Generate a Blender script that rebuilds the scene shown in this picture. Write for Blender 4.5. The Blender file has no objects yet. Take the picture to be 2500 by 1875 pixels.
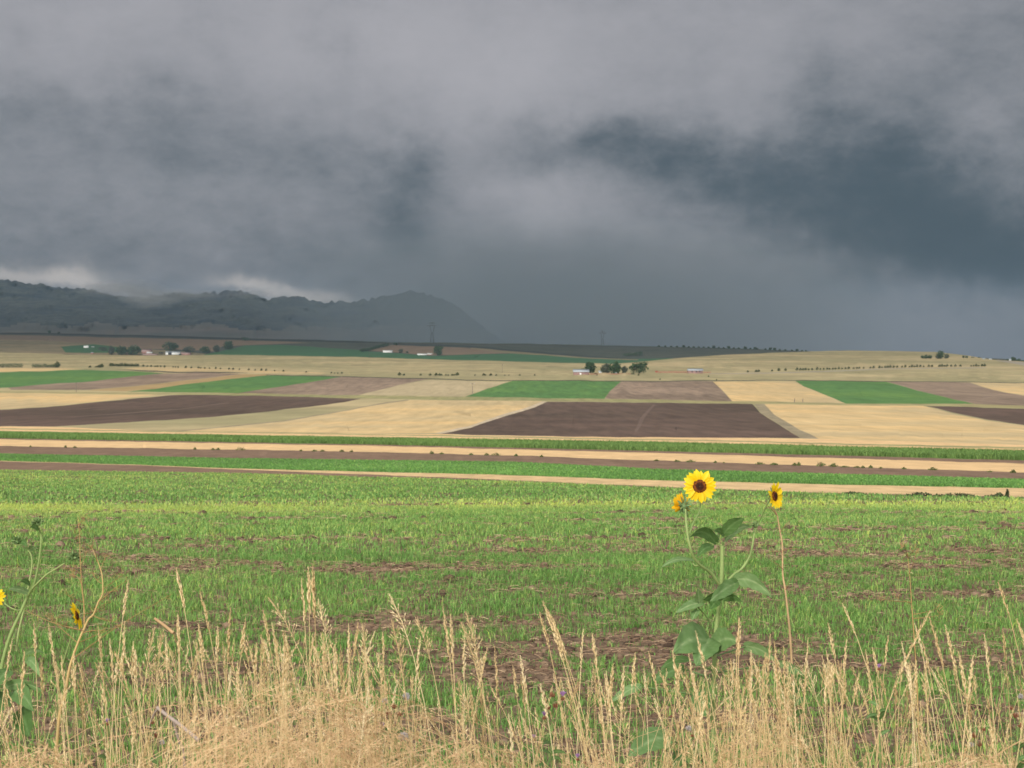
import bpy, math, random
import numpy as np
from mathutils import Vector
from mathutils.geometry import delaunay_2d_cdt

SC = bpy.context.scene
COL = SC.collection
R = math.radians
# ------------------------------------------------------------------ camera
F = 4359.0            # focal length in photo pixels (2500 wide)
CX, HY = 1250.0, 850.0
CAMZ = 2.7
cam = bpy.data.cameras.new("camera")
cam.sensor_width = 36.0
cam.lens = F / 2500.0 * 36.0
cam.shift_y = -(937.5 - HY) / 2500.0 * -1.0 * -1.0
cam.clip_start = 0.05
cam.clip_end = 60000.0
camo = bpy.data.objects.new("camera", cam)
COL.objects.link(camo)
camo.location = (0, 0, CAMZ)
camo.rotation_euler = (R(90), 0, 0)
SC.camera = camo
cam.dof.use_dof = True
cam.dof.focus_distance = 7.0
cam.dof.aperture_fstop = 14.0
SC.view_settings.view_transform = 'Standard'
SC.view_settings.look = 'None'
SC.view_settings.gamma = 1.0
SC.view_settings.exposure = 1.0
EXPO = 2 ** 1.0
SC.cycles.volume_bounces = 1
SC.cycles.max_bounces = 6
SC.cycles.transparent_max_bounces = 8

SUN_EL, SUN_AZ = R(30), R(203)     # azimuth measured clockwise from +Y (the view direction)


def s2l(c):
    c = c / 255.0
    return c / 12.92 if c <= 0.04045 else ((c + 0.055) / 1.055) ** 2.4


def lin(r, g, b, k=1.0):
    return (s2l(r) * k, s2l(g) * k, s2l(b) * k, 1.0)


# ------------------------------------------------------------------ world
def build_world():
    w = bpy.data.worlds.new("World")
    SC.world = w
    w.use_nodes = True
    nt = w.node_tree
    N, L = nt.nodes, nt.links
    for n in list(N):
        N.remove(n)

    def link(a, b):
        L.new(a, b)

    def math_(op, a, b=None, c=None, clamp=False):
        n = N.new("ShaderNodeMath"); n.operation = op; n.use_clamp = clamp
        for i, v in enumerate((a, b, c)):
            if v is None:
                continue
            if isinstance(v, (int, float)):
                n.inputs[i].default_value = v
            else:
                link(v, n.inputs[i])
        return n.outputs[0]
    out = N.new("ShaderNodeOutputWorld")
    bg = N.new("ShaderNodeBackground")
    link(bg.outputs[0], out.inputs[0])
    sky = N.new("ShaderNodeTexSky"); sky.sky_type = 'NISHITA'
    sky.sun_disc = False
    sky.sun_elevation = SUN_EL
    sky.sun_rotation = SUN_AZ
    tc = N.new("ShaderNodeTexCoord")
    sep = N.new("ShaderNodeSeparateXYZ"); link(tc.outputs['Generated'], sep.inputs[0])
    X, Y, Z = sep.outputs
    az = math_('MULTIPLY', math_('ARCTAN2', X, Y), 57.29578)
    el = math_('MULTIPLY', math_('ARCSINE', Z), 57.29578)
    com = N.new("ShaderNodeCombineXYZ"); link(az, com.inputs[0]); link(el, com.inputs[1])
    P = com.outputs[0]

    def noise(scale, detail, rough, vec=None, dist=0.0, sx=1.0, sy=1.0, off=0.0):
        m = N.new("ShaderNodeMapping"); link(vec or P, m.inputs[0])
        m.inputs['Scale'].default_value = (sx, sy, 1); m.inputs['Location'].default_value = (off, off * .7, off * .3)
        n = N.new("ShaderNodeTexNoise"); link(m.outputs[0], n.inputs['Vector'])
        n.inputs['Scale'].default_value = scale; n.inputs['Detail'].default_value = detail
        n.inputs['Roughness'].default_value = rough; n.inputs['Distortion'].default_value = dist
        return n
    # domain warp of the direction, so the cloud edges are ragged
    wn = noise(0.22, 5, 0.55, off=3.1)
    wn2 = noise(0.9, 5, 0.6, off=9.4)
    vm = N.new("ShaderNodeVectorMath"); vm.operation = 'SUBTRACT'; link(wn.outputs['Color'], vm.inputs[0]); vm.inputs[1].default_value = (.5, .5, .5)
    vs = N.new("ShaderNodeVectorMath"); vs.operation = 'SCALE'; link(vm.outputs[0], vs.inputs[0]); vs.inputs['Scale'].default_value = 3.0
    vm2 = N.new("ShaderNodeVectorMath"); vm2.operation = 'SUBTRACT'; link(wn2.outputs['Color'], vm2.inputs[0]); vm2.inputs[1].default_value = (.5, .5, .5)
    vs2 = N.new("ShaderNodeVectorMath"); vs2.operation = 'SCALE'; link(vm2.outputs[0], vs2.inputs[0]); vs2.inputs['Scale'].default_value = 1.5
    va = N.new("ShaderNodeVectorMath"); va.operation = 'ADD'; link(P, va.inputs[0]); link(vs.outputs[0], va.inputs[1])
    vb = N.new("ShaderNodeVectorMath"); vb.operation = 'ADD'; link(va.outputs[0], vb.inputs[0]); link(vs2.outputs[0], vb.inputs[1])
    WP = vb.outputs[0]
    vc = N.new("ShaderNodeVectorMath"); vc.operation = 'ADD'; link(P, vc.inputs[0])
    vs3 = N.new("ShaderNodeVectorMath"); vs3.operation = 'SCALE'; link(vm2.outputs[0], vs3.inputs[0]); vs3.inputs['Scale'].default_value = 1.0
    link(vs3.outputs[0], vc.inputs[1])
    WS = vc.outputs[0]

    def blob(px, py, rx, ry, amp, rot=0.0, vec=None):
        a0 = math.degrees(math.atan((px - CX) / F)); e0 = math.degrees(math.atan((HY - py) / F))
        k = math.degrees(1.0 / F)
        m = N.new("ShaderNodeMapping"); m.vector_type = 'TEXTURE'
        link(vec or WP, m.inputs[0])
        m.inputs['Location'].default_value = (a0, e0, 0)
        m.inputs['Rotation'].default_value = (0, 0, R(rot))
        m.inputs['Scale'].default_value = (rx * k, ry * k, 1)
        ln = N.new("ShaderNodeVectorMath"); ln.operation = 'LENGTH'; link(m.outputs[0], ln.inputs[0])
        d2 = math_('MULTIPLY', ln.outputs['Value'], ln.outputs['Value'])
        g = math_('POWER', 2.71828, math_('MULTIPLY', d2, -1.0))
        return math_('MULTIPLY', g, amp)
    # value 0 = dark slate, 1 = pale mauve grey
    tot = None
    B = SKY_BLOBS
    for b in B:
        v = blob(*b)
        tot = v if tot is None else math_('ADD', tot, v)
    # slow rise of brightness towards the top of the frame
    rise = math_('MULTIPLY', math_('SMOOTH_MAX', 0.0, math_('SUBTRACT', el, 4.0), 2.0), 0.030)
    rise = math_('MINIMUM', rise, 0.5)
    n1 = math_('MULTIPLY', math_('SUBTRACT', noise(0.35, 8, 0.55, off=5.5, sx=.8, sy=1.2, dist=.4).outputs['Fac'], 0.5), 0.60)
    n2 = math_('MULTIPLY', math_('SUBTRACT', noise(1.3, 6, 0.55, off=15.5, sx=.7, sy=1.3).outputs['Fac'], 0.5), 0.36)
    n3 = math_('MULTIPLY', math_('SUBTRACT', noise(3.2, 5, 0.6, off=25.5, sx=.7, sy=1.2, dist=.8).outputs['Fac'], 0.5), 0.22)
    # the noise is quieter in the smooth rain near the horizon
    quiet = math_('MINIMUM', math_('MAXIMUM', math_('MULTIPLY', math_('ADD', el, 0.2), 0.3), 0.15), 1.0)
    val = math_('ADD', math_('ADD', SKY_BASE, tot), math_('MULTIPLY', math_('ADD', n3, math_('ADD', n1, n2)), quiet))
    val = math_('ADD', val, rise)
    ramp = N.new("ShaderNodeValToRGB"); link(math_('SUBTRACT', 1.0, math_('POWER', 2.71828, math_('MULTIPLY', math_('SMOOTH_MAX', val, 0.0, 0.4), -1.2))), ramp.inputs[0])
    cr = ramp.color_ramp
    stops = [(0.0, (64, 78, 88)), (0.28, (90, 104, 112)), (0.50, (113, 125, 131)), (0.70, (149, 153, 157)), (0.88, (180, 178, 183)), (1.0, (190, 187, 190))]
    cr.elements[0].position = 0.0; cr.elements[1].position = 1.0
    for i, (p, c) in enumerate(stops):
        e = cr.elements[0] if i == 0 else (cr.elements[1] if i == len(stops) - 1 else cr.elements.new(p))
        e.position = p
    for e, (p, c) in zip(sorted(cr.elements, key=lambda e: e.position), stops):
        e.color = lin(*c, k=SKY_K / EXPO)
    # pale gaps low over the ridge
    wt = None
    for b in SKY_WISPS:
        v = blob(*b, vec=WS)
        wt = v if wt is None else math_('ADD', wt, v)
    wt = math_('MINIMUM', math_('MAXIMUM', wt, 0.0), 1.0)
    mixw = N.new("ShaderNodeMix"); mixw.data_type = 'RGBA'; link(wt, mixw.inputs['Factor'])
    link(ramp.outputs[0], mixw.inputs['A']); mixw.inputs['B'].default_value = lin(186, 180, 176, k=SKY_K / EXPO)
    # behind the camera and overhead: brighter broken cloud over the clear sky
    skm = N.new("ShaderNodeVectorMath"); skm.operation = 'SCALE'; link(sky.outputs[0], skm.inputs[0]); skm.inputs['Scale'].default_value = 0.10
    cl = N.new("ShaderNodeValToRGB"); 
    nn = N.new("ShaderNodeTexNoise"); link(tc.outputs['Generated'], nn.inputs['Vector']); nn.inputs['Scale'].default_value = 2.5; nn.inputs['Detail'].default_value = 6
    link(nn.outputs['Fac'], cl.inputs[0])
    cl.color_ramp.elements[0].position = .42; cl.color_ramp.elements[0].color = (0, 0, 0, 1)
    cl.color_ramp.elements[1].position = .58; cl.color_ramp.elements[1].color = (1, 1, 1, 1)
    mb = N.new("ShaderNodeMix"); mb.data_type = 'RGBA'; link(cl.outputs[0], mb.inputs['Factor'])
    link(skm.outputs[0], mb.inputs['A']); mb.inputs['B'].default_value = (BACK * 1.0, BACK * .97, BACK * .90, 1)
    # storm fraction from the angle to the view direction
    st = N.new("ShaderNodeMapRange"); st.interpolation_type = 'SMOOTHSTEP'
    link(math_('SUBTRACT', Y, math_('MULTIPLY', Z, 0.55)), st.inputs[0])
    st.inputs[1].default_value = 0.15; st.inputs[2].default_value = 0.75
    mf = N.new("ShaderNodeMix"); mf.data_type = 'RGBA'; link(st.outputs[0], mf.inputs['Factor'])
    link(mb.outputs['Result'], mf.inputs['A']); link(mixw.outputs['Result'], mf.inputs['B'])
    link(mf.outputs['Result'], bg.inputs['Color'])
    bg.inputs['Strength'].default_value = 1.0
    w.cycles.sampling_method = 'MANUAL'
    w.cycles.sample_map_resolution = 512


SKY_K = 1.0
SKY_BASE = 0.30
BACK = 0.95
# px, py (photo pixels, converted to directions), rx, ry, amplitude, rotation
SKY_BLOBS = [
    (450, 30, 1100, 250, .50, 0), (1150, 190, 330, 230, .56, -8), (1700, 100, 420, 260, .30, 0), (880, 130, 500, 200, .14, 0),
    (250, 250, 520, 70, -.20, 0), (500, 375, 330, 75, -.20, 0), (1010, 480, 100, 140, -.38, 0), (1180, 300, 60, 60, -.06, 0),
    (1380, 350, 360, 80, -.40, 4), (1700, 390, 380, 90, -.24, -10), (2250, 480, 560, 170, -.40, -20), (2420, 640, 420, 80, -.34, -10), (1800, 500, 300, 70, -.12, -15),
    (1990, 240, 80, 110, -.16, 0), (2250, 160, 160, 130, -.10, 0), (1830, 310, 170, 90, .30, -35), (2050, 380, 60, 60, .14, 0),
    (1300, 480, 170, 80, .38, -25), (1500, 560, 280, 120, .16, -25), (1400, 660, 500, 110, .10, 0), (150, 470, 420, 110, .12, 0), (620, 520, 320, 110, .14, 0),
    (100, 130, 300, 120, .10, 0), (2100, 150, 120, 140, .10, 0), (1300, 780, 800, 90, .05, 0), (2200, 775, 500, 50, .07, 0),
    (300, 630, 500, 45, -.05, 0), (2430, 350, 90, 70, .20, 0), (1300, 250, 120, 100, .10, 0),
]
SKY_WISPS = [
    (40, 682, 180, 22, .80, 0), (170, 684, 60, 34, .55, 0), (255, 708, 70, 14, .5, -12), (120, 700, 40, 14, -.3, 0),
    (590, 696, 60, 18, .5, -15), (690, 718, 130, 18, .70, -10), (800, 730, 90, 14, .6, -6), (400, 722, 60, 12, .25, 0),
]
build_world()

# ------------------------------------------------------------------ sun
sl = bpy.data.lights.new("sun", 'SUN')
sl.energy = 1.5
sl.angle = R(10)
sl.color = (1.0, 0.95, 0.87)
so = bpy.data.objects.new("sun", sl)
COL.objects.link(so)
sd = Vector((math.sin(SUN_AZ) * math.cos(SUN_EL), math.cos(SUN_AZ) * math.cos(SUN_EL), math.sin(SUN_EL)))
so.rotation_euler = sd.to_track_quat('Z', 'Y').to_euler()

# ================================================================== helpers
rng = np.random.default_rng(7)
random.seed(7)


def tag(o, label=None, cat=None, group=None, kind=None):
    if label: o['label'] = label
    if cat: o['category'] = cat
    if group: o['group'] = group
    if kind: o['kind'] = kind
    return o


def empty(name, loc=(0, 0, 0), rz=0.0):
    o = bpy.data.objects.new(name, None)
    o.empty_display_size = 0.1
    COL.objects.link(o)
    o.location = loc
    o.rotation_euler = (0, 0, rz)
    return o


def hnoise(ix, iy, seed):
    h = (ix.astype(np.int64) * 374761393 + iy.astype(np.int64) * 668265263 + seed * 974634777) & 0x7fffffff
    h = ((h ^ (h >> 13)) * 1274126177) & 0x7fffffff
    h = (h ^ (h >> 16)) & 0xffffff
    return h / float(0xffffff)


def vnoise(x, y, seed=0):
    x = np.asarray(x, float); y = np.asarray(y, float)
    ix = np.floor(x); iy = np.floor(y)
    fx = x - ix; fy = y - iy
    fx = fx * fx * (3 - 2 * fx); fy = fy * fy * (3 - 2 * fy)
    a = hnoise(ix, iy, seed); b = hnoise(ix + 1, iy, seed); c = hnoise(ix, iy + 1, seed); d = hnoise(ix + 1, iy + 1, seed)
    return (a * (1 - fx) + b * fx) * (1 - fy) + (c * (1 - fx) + d * fx) * fy


def fbm(x, y, seed=0, octv=4, rough=.5):
    s = 0; a = 1; t = 0
    for o in range(octv):
        s = s + a * vnoise(np.asarray(x) * 2 ** o + o * 17.3, np.asarray(y) * 2 ** o + o * 5.1, seed + o)
        t += a; a *= rough
    return s / t


class Geo:
    """collects numpy vertex / face arrays and one float attribute"""
    def __init__(s):
        s.V = []; s.F = []; s.A = []; s.n = 0; s.M = []

    def add(s, V, Fc, a=None, m=0):
        V = np.asarray(V, float).reshape(-1, 3)
        Fc = np.asarray(Fc, np.int64)
        s.V.append(V); s.F.append(Fc + s.n); s.M.append(np.full(len(Fc), m, np.int32))
        if a is None: a = np.full(len(V), .5)
        elif np.isscalar(a): a = np.full(len(V), float(a))
        s.A.append(np.asarray(a, float))
        s.n += len(V)
        return s

    def build(s, name, mats, parent=None, smooth=True):
        V = np.concatenate(s.V)
        loops = np.concatenate([f.ravel() for f in s.F])
        tot = np.concatenate([np.full(len(f), f.shape[1], np.int32) for f in s.F])
        start = np.concatenate([[0], np.cumsum(tot)[:-1]]).astype(np.int32)
        me = bpy.data.meshes.new(name)
        me.vertices.add(len(V)); me.vertices.foreach_set('co', V.ravel().astype(np.float32))
        me.loops.add(len(loops)); me.loops.foreach_set('vertex_index', loops.astype(np.int32))
        me.polygons.add(len(tot)); me.polygons.foreach_set('loop_start', start); me.polygons.foreach_set('loop_total', tot)
        if smooth: me.polygons.foreach_set('use_smooth', np.ones(len(tot), bool))
        if not isinstance(mats, (list, tuple)): mats = [mats]
        for m in mats: me.materials.append(m)
        if len(mats) > 1: me.polygons.foreach_set('material_index', np.concatenate(s.M))
        at = me.attributes.new('v', 'FLOAT', 'POINT'); at.data.foreach_set('value', np.concatenate(s.A).astype(np.float32))
        me.update(calc_edges=True)
        o = bpy.data.objects.new(name, me)
        COL.objects.link(o)
        if parent: o.parent = parent
        return o


def norm(a):
    return a / np.maximum(np.linalg.norm(a, axis=-1, keepdims=True), 1e-9)


def tubes(P, Rr, n=3):
    """P (N,K,3) polylines, Rr (N,K) radii -> verts, quads"""
    P = np.asarray(P, float); Rr = np.asarray(Rr, float)
    N_, K, _ = P.shape
    T = np.empty_like(P)
    T[:, 1:-1] = P[:, 2:] - P[:, :-2]; T[:, 0] = P[:, 1] - P[:, 0]; T[:, -1] = P[:, -1] - P[:, -2]
    T = norm(T)
    ref = np.where(np.abs(T[:, :, 1:2]) > .9, np.array([1., 0, 0]), np.array([0., 1, 0]))
    A = norm(np.cross(T, ref)); B = np.cross(T, A)
    ang = np.arange(n) * 2 * math.pi / n
    V = P[:, :, None, :] + Rr[:, :, None, None] * (A[:, :, None, :] * np.cos(ang)[None, None, :, None] + B[:, :, None, :] * np.sin(ang)[None, None, :, None])
    idx = np.arange(N_ * K * n).reshape(N_, K, n)
    a = idx[:, :-1, :]; b = np.roll(idx, -1, axis=2)[:, :-1, :]
    c = np.roll(idx, -1, axis=2)[:, 1:, :]; d = idx[:, 1:, :]
    return V.reshape(-1, 3), np.stack([a, b, c, d], -1).reshape(-1, 4)


def ribbons(P, S, W):
    """P (N,K,3), side dir S (N,3) or (N,K,3), half widths W (N,K)"""
    N_, K, _ = P.shape
    if S.ndim == 2: S = S[:, None, :]
    V = np.stack([P - S * W[:, :, None], P + S * W[:, :, None]], axis=2)
    idx = np.arange(N_ * K * 2).reshape(N_, K, 2)
    Fc = np.stack([idx[:, :-1, 0], idx[:, :-1, 1], idx[:, 1:, 1], idx[:, 1:, 0]], -1).reshape(-1, 4)
    return V.reshape(-1, 3), Fc


def lozenges(C, D, L, W):
    """elongated octahedra. C centre (N,3), D axis (N,3), L half length (N,), W half width (N,)"""
    D = norm(D)
    ref = np.where(np.abs(D[:, 2:3]) > .9, np.array([1., 0, 0]), np.array([0., 0, 1]))
    A = norm(np.cross(D, ref)); B = np.cross(D, A)
    L = L[:, None]; W = W[:, None]
    base = C - D * L * .25
    V = np.stack([C - D * L, base + A * W, base + B * W, base - A * W, base - B * W, C + D * L], 1)
    f = np.array([[0, 2, 1], [0, 3, 2], [0, 4, 3], [0, 1, 4], [5, 1, 2], [5, 2, 3], [5, 3, 4], [5, 4, 1]])
    Fc = (np.arange(len(C))[:, None, None] * 6 + f[None]).reshape(-1, 3)
    return V.reshape(-1, 3), Fc


def box(x0, x1, y0, y1, z0, z1):
    V = [(x0, y0, z0), (x1, y0, z0), (x1, y1, z0), (x0, y1, z0), (x0, y0, z1), (x1, y0, z1), (x1, y1, z1), (x0, y1, z1)]
    Fc = [(0, 3, 2, 1), (4, 5, 6, 7), (0, 1, 5, 4), (1, 2, 6, 5), (2, 3, 7, 6), (3, 0, 4, 7)]
    return V, Fc


# ------------------------------------------------------------------ materials
K = 0.80      # albedo from photo colour
MATS = {}


def mat(name, rgb, k=None, rough=0.9, var=0.12, scale=(1, 1, 1), var2=0.0, scale2=(1, 1, 1), tint=None, tintf=0.5,
        bump=0.0, bscale=20.0, attr=None, transl=0.0, spec=0.2, detail=4):
    """principled with two noise layers in world metres; tint = second colour blended by the coarse noise"""
    m = bpy.data.materials.new(name)
    m.use_nodes = True
    nt = m.node_tree; N, L = nt.nodes, nt.links
    p = N['Principled BSDF']
    p.inputs['Roughness'].default_value = rough
    p.inputs['Specular IOR Level'].default_value = spec
    k = K if k is None else k
    col = lin(*rgb, k=k)
    geo = N.new("ShaderNodeNewGeometry")

    def nz(sc, det, off):
        mp = N.new("ShaderNodeMapping"); L.new(geo.outputs['Position'], mp.inputs[0])
        mp.inputs['Scale'].default_value = sc; mp.inputs['Location'].default_value = (off, off, off)
        n = N.new("ShaderNodeTexNoise"); L.new(mp.outputs[0], n.inputs['Vector'])
        n.inputs['Scale'].default_value = 1.0; n.inputs['Detail'].default_value = det; n.inputs['Roughness'].default_value = .6
        return n.outputs['Fac']
    base = None
    n1 = nz(scale, detail, 1.7)
    if tint is not None:
        mr = N.new("ShaderNodeMapRange"); L.new(nz(tuple(s * .6 for s in scale), detail, 8.3), mr.inputs[0])
        mr.inputs[1].default_value = .5 - .22 * (1 - tintf) * 2 * .5 - .04 + (.5 - tintf) * .2
        mr.inputs[2].default_value = mr.inputs[1].default_value + .22
        mx = N.new("ShaderNodeMix"); mx.data_type = 'RGBA'
        L.new(mr.outputs[0], mx.inputs['Factor']); mx.inputs['A'].default_value = col; mx.inputs['B'].default_value = lin(*tint, k=k)
        base = mx.outputs['Result']
    if attr is not None:      # attr = list of (pos, rgb): colour varied by the per-blade attribute
        an = N.new("ShaderNodeAttribute"); an.attribute_name = 'v'
        rp = N.new("ShaderNodeValToRGB"); L.new(an.outputs['Fac'], rp.inputs[0])
        cr = rp.color_ramp
        while len(cr.elements) < len(attr): cr.elements.new(.5)
        for e, (ps, c) in zip(cr.elements, attr):
            e.position = ps
        for e, (ps, c) in zip(sorted(cr.elements, key=lambda e: e.position), sorted(attr, key=lambda a: a[0])):
            e.color = lin(*c, k=k)
        base = rp.outputs[0]

    def vary(base, fac, amt):
        mr = N.new("ShaderNodeMapRange"); L.new(fac, mr.inputs[0])
        mr.inputs[1].default_value = .25; mr.inputs[2].default_value = .75
        mr.inputs[3].default_value = 1 - amt; mr.inputs[4].default_value = 1 + amt
        vm = N.new("ShaderNodeVectorMath"); vm.operation = 'SCALE'
        if base is None: vm.inputs[0].default_value = col[:3]
        else: L.new(base, vm.inputs[0])
        L.new(mr.outputs[0], vm.inputs['Scale'])
        return vm.outputs[0]
    if var: base = vary(base, n1, var)
    if var2: base = vary(base, nz(scale2, 5, 4.1), var2)
    if base is None: p.inputs['Base Color'].default_value = col
    else: L.new(base, p.inputs['Base Color'])
    if bump:
        bn = N.new("ShaderNodeTexNoise"); L.new(geo.outputs['Position'], bn.inputs['Vector'])
        bn.inputs['Scale'].default_value = bscale; bn.inputs['Detail'].default_value = 6
        b = N.new("ShaderNodeBump"); b.inputs['Strength'].default_value = bump; b.inputs['Distance'].default_value = 1.0 / bscale
        L.new(bn.outputs['Fac'], b.inputs['Height']); L.new(b.outputs[0], p.inputs['Normal'])
    if transl:
        tr = N.new("ShaderNodeBsdfTranslucent")
        if base is None: tr.inputs[0].default_value = col
        else: L.new(base, tr.inputs[0])
        ms = N.new("ShaderNodeMixShader"); ms.inputs[0].default_value = transl
        L.new(p.outputs[0], ms.inputs[1]); L.new(tr.outputs[0], ms.inputs[2])
        L.new(ms.outputs[0], N['Material Output'].inputs[0])
    MATS[name] = m
    return m


FS = (1 / 55., 1 / 160., 1)      # coarse patches on far fields (metres)
FD = (1 / 3.2, 1 / 50., 1)
M_stub = mat("stubble", (232, 197, 140), var=.10, scale=FS, var2=.20, scale2=FD, tint=(206, 182, 138), tintf=.45)
M_stub2 = mat("pale_stubble", (208, 188, 150), var=.08, scale=FS, var2=.16, scale2=FD, tint=(190, 172, 136))
M_dark = mat("dark_tilled_soil", (90, 75, 64), var=.14, scale=FS, var2=.34, scale2=FD, tint=(108, 88, 77), tintf=.4)
M_fallow = mat("brown_fallow_soil", (136, 117, 100), var=.12, scale=FS, var2=.36, scale2=FD, tint=(160, 138, 118), tintf=.4)
M_green = mat("far_green_crop", (106, 142, 74), var=.10, scale=FS, var2=.28, scale2=FD, tint=(92, 132, 74), tintf=.4)
M_dgrass = mat("dry_pasture", (200, 180, 138), var=.08, scale=(1 / 90., 1 / 260., 1), var2=.22, scale2=(1 / 18., 1 / 75., 1), tint=(168, 158, 118), tintf=.5)
M_verge = mat("verge_grass", (178, 165, 118), var=.10, scale=FS, var2=.28, scale2=FD, tint=(156, 152, 104), tintf=.5)
M_tan = mat("tan_weeds", (182, 154, 108), var=.08, scale=FS, var2=.20, scale2=FD)
M_track = mat("pale_track", (118, 99, 88), var=.1, scale=FS, var2=.2, scale2=FD)
M_bank = mat("dark_ditch_bank", (88, 84, 66), var=.2, scale=FS, var2=.3, scale2=FD)
M_road = mat("gravel_road_far", (172, 162, 146), var=.1, scale=FS, var2=.1, scale2=FD)
M_near = mat("near_strip_soil", (138, 112, 92), var=.14, scale=(1 / 6., 1 / 14., 1), var2=.3, scale2=(1 / 1., 1 / 4., 1))
M_nearstub = mat("near_stubble", (236, 198, 146), var=.08, scale=(1 / 12., 1 / 22., 1), var2=.18, scale2=(1 / 1.5, 1 / 6., 1))
M_nearstub2 = mat("near_rough_stubble", (226, 192, 142), var=.10, scale=(1 / 6., 1 / 5., 1), var2=.3, scale2=(1 / .9, 1 / 2.5, 1))
M_neargreen = mat("near_green_strip", (108, 138, 74), var=.1, scale=(1 / 10., 1 / 14., 1), var2=.25, scale2=(1 / .9, 1 / 3.5, 1))
M_soil = mat("field_soil", (126, 104, 84), var=.25, scale=(.6, .4, 1), var2=.45, scale2=(5, 3, 5), bump=.9, bscale=9)
M_mdark = mat("sage_slope", (96, 98, 84), k=.8, var=.1, scale=(1 / 140., 1 / 200., 1), var2=.3, scale2=(1 / 30., 1 / 90., 1), tint=(84, 90, 80))
M_mtan = mat("mesa_dry_grass", (172, 152, 118), k=.8, var=.1, scale=(1 / 160., 1 / 260., 1), var2=.25, scale2=(1 / 30., 1 / 90., 1), tint=(140, 130, 100))
M_mgreen = mat("mesa_green_crop", (74, 118, 76), k=.8, var=.06, scale=(1 / 160., 1 / 260., 1), var2=.15, scale2=(1 / 30., 1 / 90., 1))
M_mbrown = mat("mesa_brown", (150, 128, 106), k=.8, var=.06, scale=(1 / 160., 1 / 260., 1), var2=.18, scale2=(1 / 30., 1 / 90., 1))
M_mtree = mat("mesa_dark_line", (58, 66, 60), k=.8, var=.2, scale=(1 / 40., 1 / 60., 1))

# ================================================================== terrain
TAB = [(857, 3300), (864, 2850), (870, 2620), (880, 2320), (890, 2040), (900, 1800), (910, 1600), (920, 1420), (930, 1260), (945, 1060),
       (960, 890), (980, 710), (1000, 570), (1030, 415), (1060, 305), (1085, 232), (1110, 172), (1140, 122), (1170, 87),
       (1200, 63), (1240, 43.5), (1300, 29.3), (1400, 21.4)]
TAB = [(845, 3900), (851, 3600)] + TAB + [(p, 2.7 * F / (p - 850.)) for p in (1500, 1700, 1900, 2100, 2300, 2600)]
tp = np.array([t[0] for t in TAB], float); td = np.log(np.array([t[1] for t in TAB], float))


def pchip(x, xp, yp):
    h = np.diff(xp); dl = np.diff(yp) / h
    m = np.zeros(len(xp))
    for i in range(1, len(xp) - 1):
        if dl[i - 1] * dl[i] > 0:
            w1 = 2 * h[i] + h[i - 1]; w2 = h[i] + 2 * h[i - 1]
            m[i] = (w1 + w2) / (w1 / dl[i - 1] + w2 / dl[i])
    m[0] = dl[0]; m[-1] = dl[-1]
    x = np.asarray(x, float)
    i = np.clip(np.searchsorted(xp, x) - 1, 0, len(h) - 1)
    t = (x - xp[i]) / h[i]
    return ((1 + 2 * t) * (1 - t) ** 2 * yp[i] + t * (1 - t) ** 2 * h[i] * m[i] + t * t * (3 - 2 * t) * yp[i + 1] + t * t * (t - 1) * h[i] * m[i + 1])


def Dmain(py):
    return np.exp(pchip(np.clip(py, 845, 2600), tp, td))


_pp = np.linspace(845, 2600, 8000); _dd = Dmain(_pp)


def py_of_D(D):
    return np.interp(-np.asarray(D, float), -_dd, _pp)


def zmain(x, y):
    """ground height of the near and middle terrain at world x, y"""
    return CAMZ - (py_of_D(y) - HY) / F * np.asarray(y, float)


def Dmesa(py):
    return 3600 + (915 - np.asarray(py, float)) / 103. * 1600


def unproj(px, py, D):
    px = np.asarray(px, float); py = np.asarray(py, float); D = np.asarray(D, float)
    return np.stack([(px - CX) / F * D, D + 0 * px, CAMZ - (py - HY) / F * D], -1)


def at(px, py, mesa=False):
    D = float(Dmesa(py)) if mesa else float(Dmain(np.array([py]))[0])
    p = unproj(px, py, D)
    return Vector(p.tolist())


S1 = [(-9000, 862), (-1500, 862), (0, 860), (120, 863), (250, 867), (400, 868), (480, 868), (540, 866), (700, 868), (850, 871), (1000, 876), (1130, 880), (1260, 883), (1400, 886), (1500, 888),
      (1560, 883), (1620, 877), (1700, 870.5), (1780, 866), (1880, 861.5), (1980, 858), (2080, 856), (2180, 857), (2280, 859.5), (2320, 863), (2370, 870),
      (2420, 878), (2460, 881), (2520, 884), (2800, 886), (12000, 888)]
S2 = [(-9000, 806), (-1500, 808), (0, 812), (300, 817), (480, 822), (640, 827), (850, 832), (1000, 836), (1200, 838), (1400, 841), (1500, 843), (1700, 848), (1850, 852), (1960, 857),
      (2100, 862), (2300, 865.5), (2400, 874), (2500, 879.5), (2900, 880), (12000, 884)]


def warp(px, py):
    a = (fbm(px / 90., py / 22., 11, 3) - .5) * 2.6 + (fbm(px / 19., py / 9., 12, 2) - .5) * 1.5
    b = (fbm(px / 60., py / 8., 13, 3) - .5) * 9
    fall = np.clip((np.abs(py - 1500) > 0) * 1.0, 0, 1)
    return px + b, py + a * fall


def subdivide(poly, step=22.0):
    out = []
    n = len(poly)
    for i in range(n):
        a = poly[i]; b = poly[(i + 1) % n]
        L_ = math.hypot(b[0] - a[0], b[1] - a[1])
        inside = -100 < a[0] < 2600 or -100 < b[0] < 2600
        k = max(1, int(L_ / (step if inside else 400)))
        k = min(k, 260)
        for j in range(k):
            t = j / k
            out.append((a[0] + (b[0] - a[0]) * t, a[1] + (b[1] - a[1]) * t))
    return out


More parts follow.
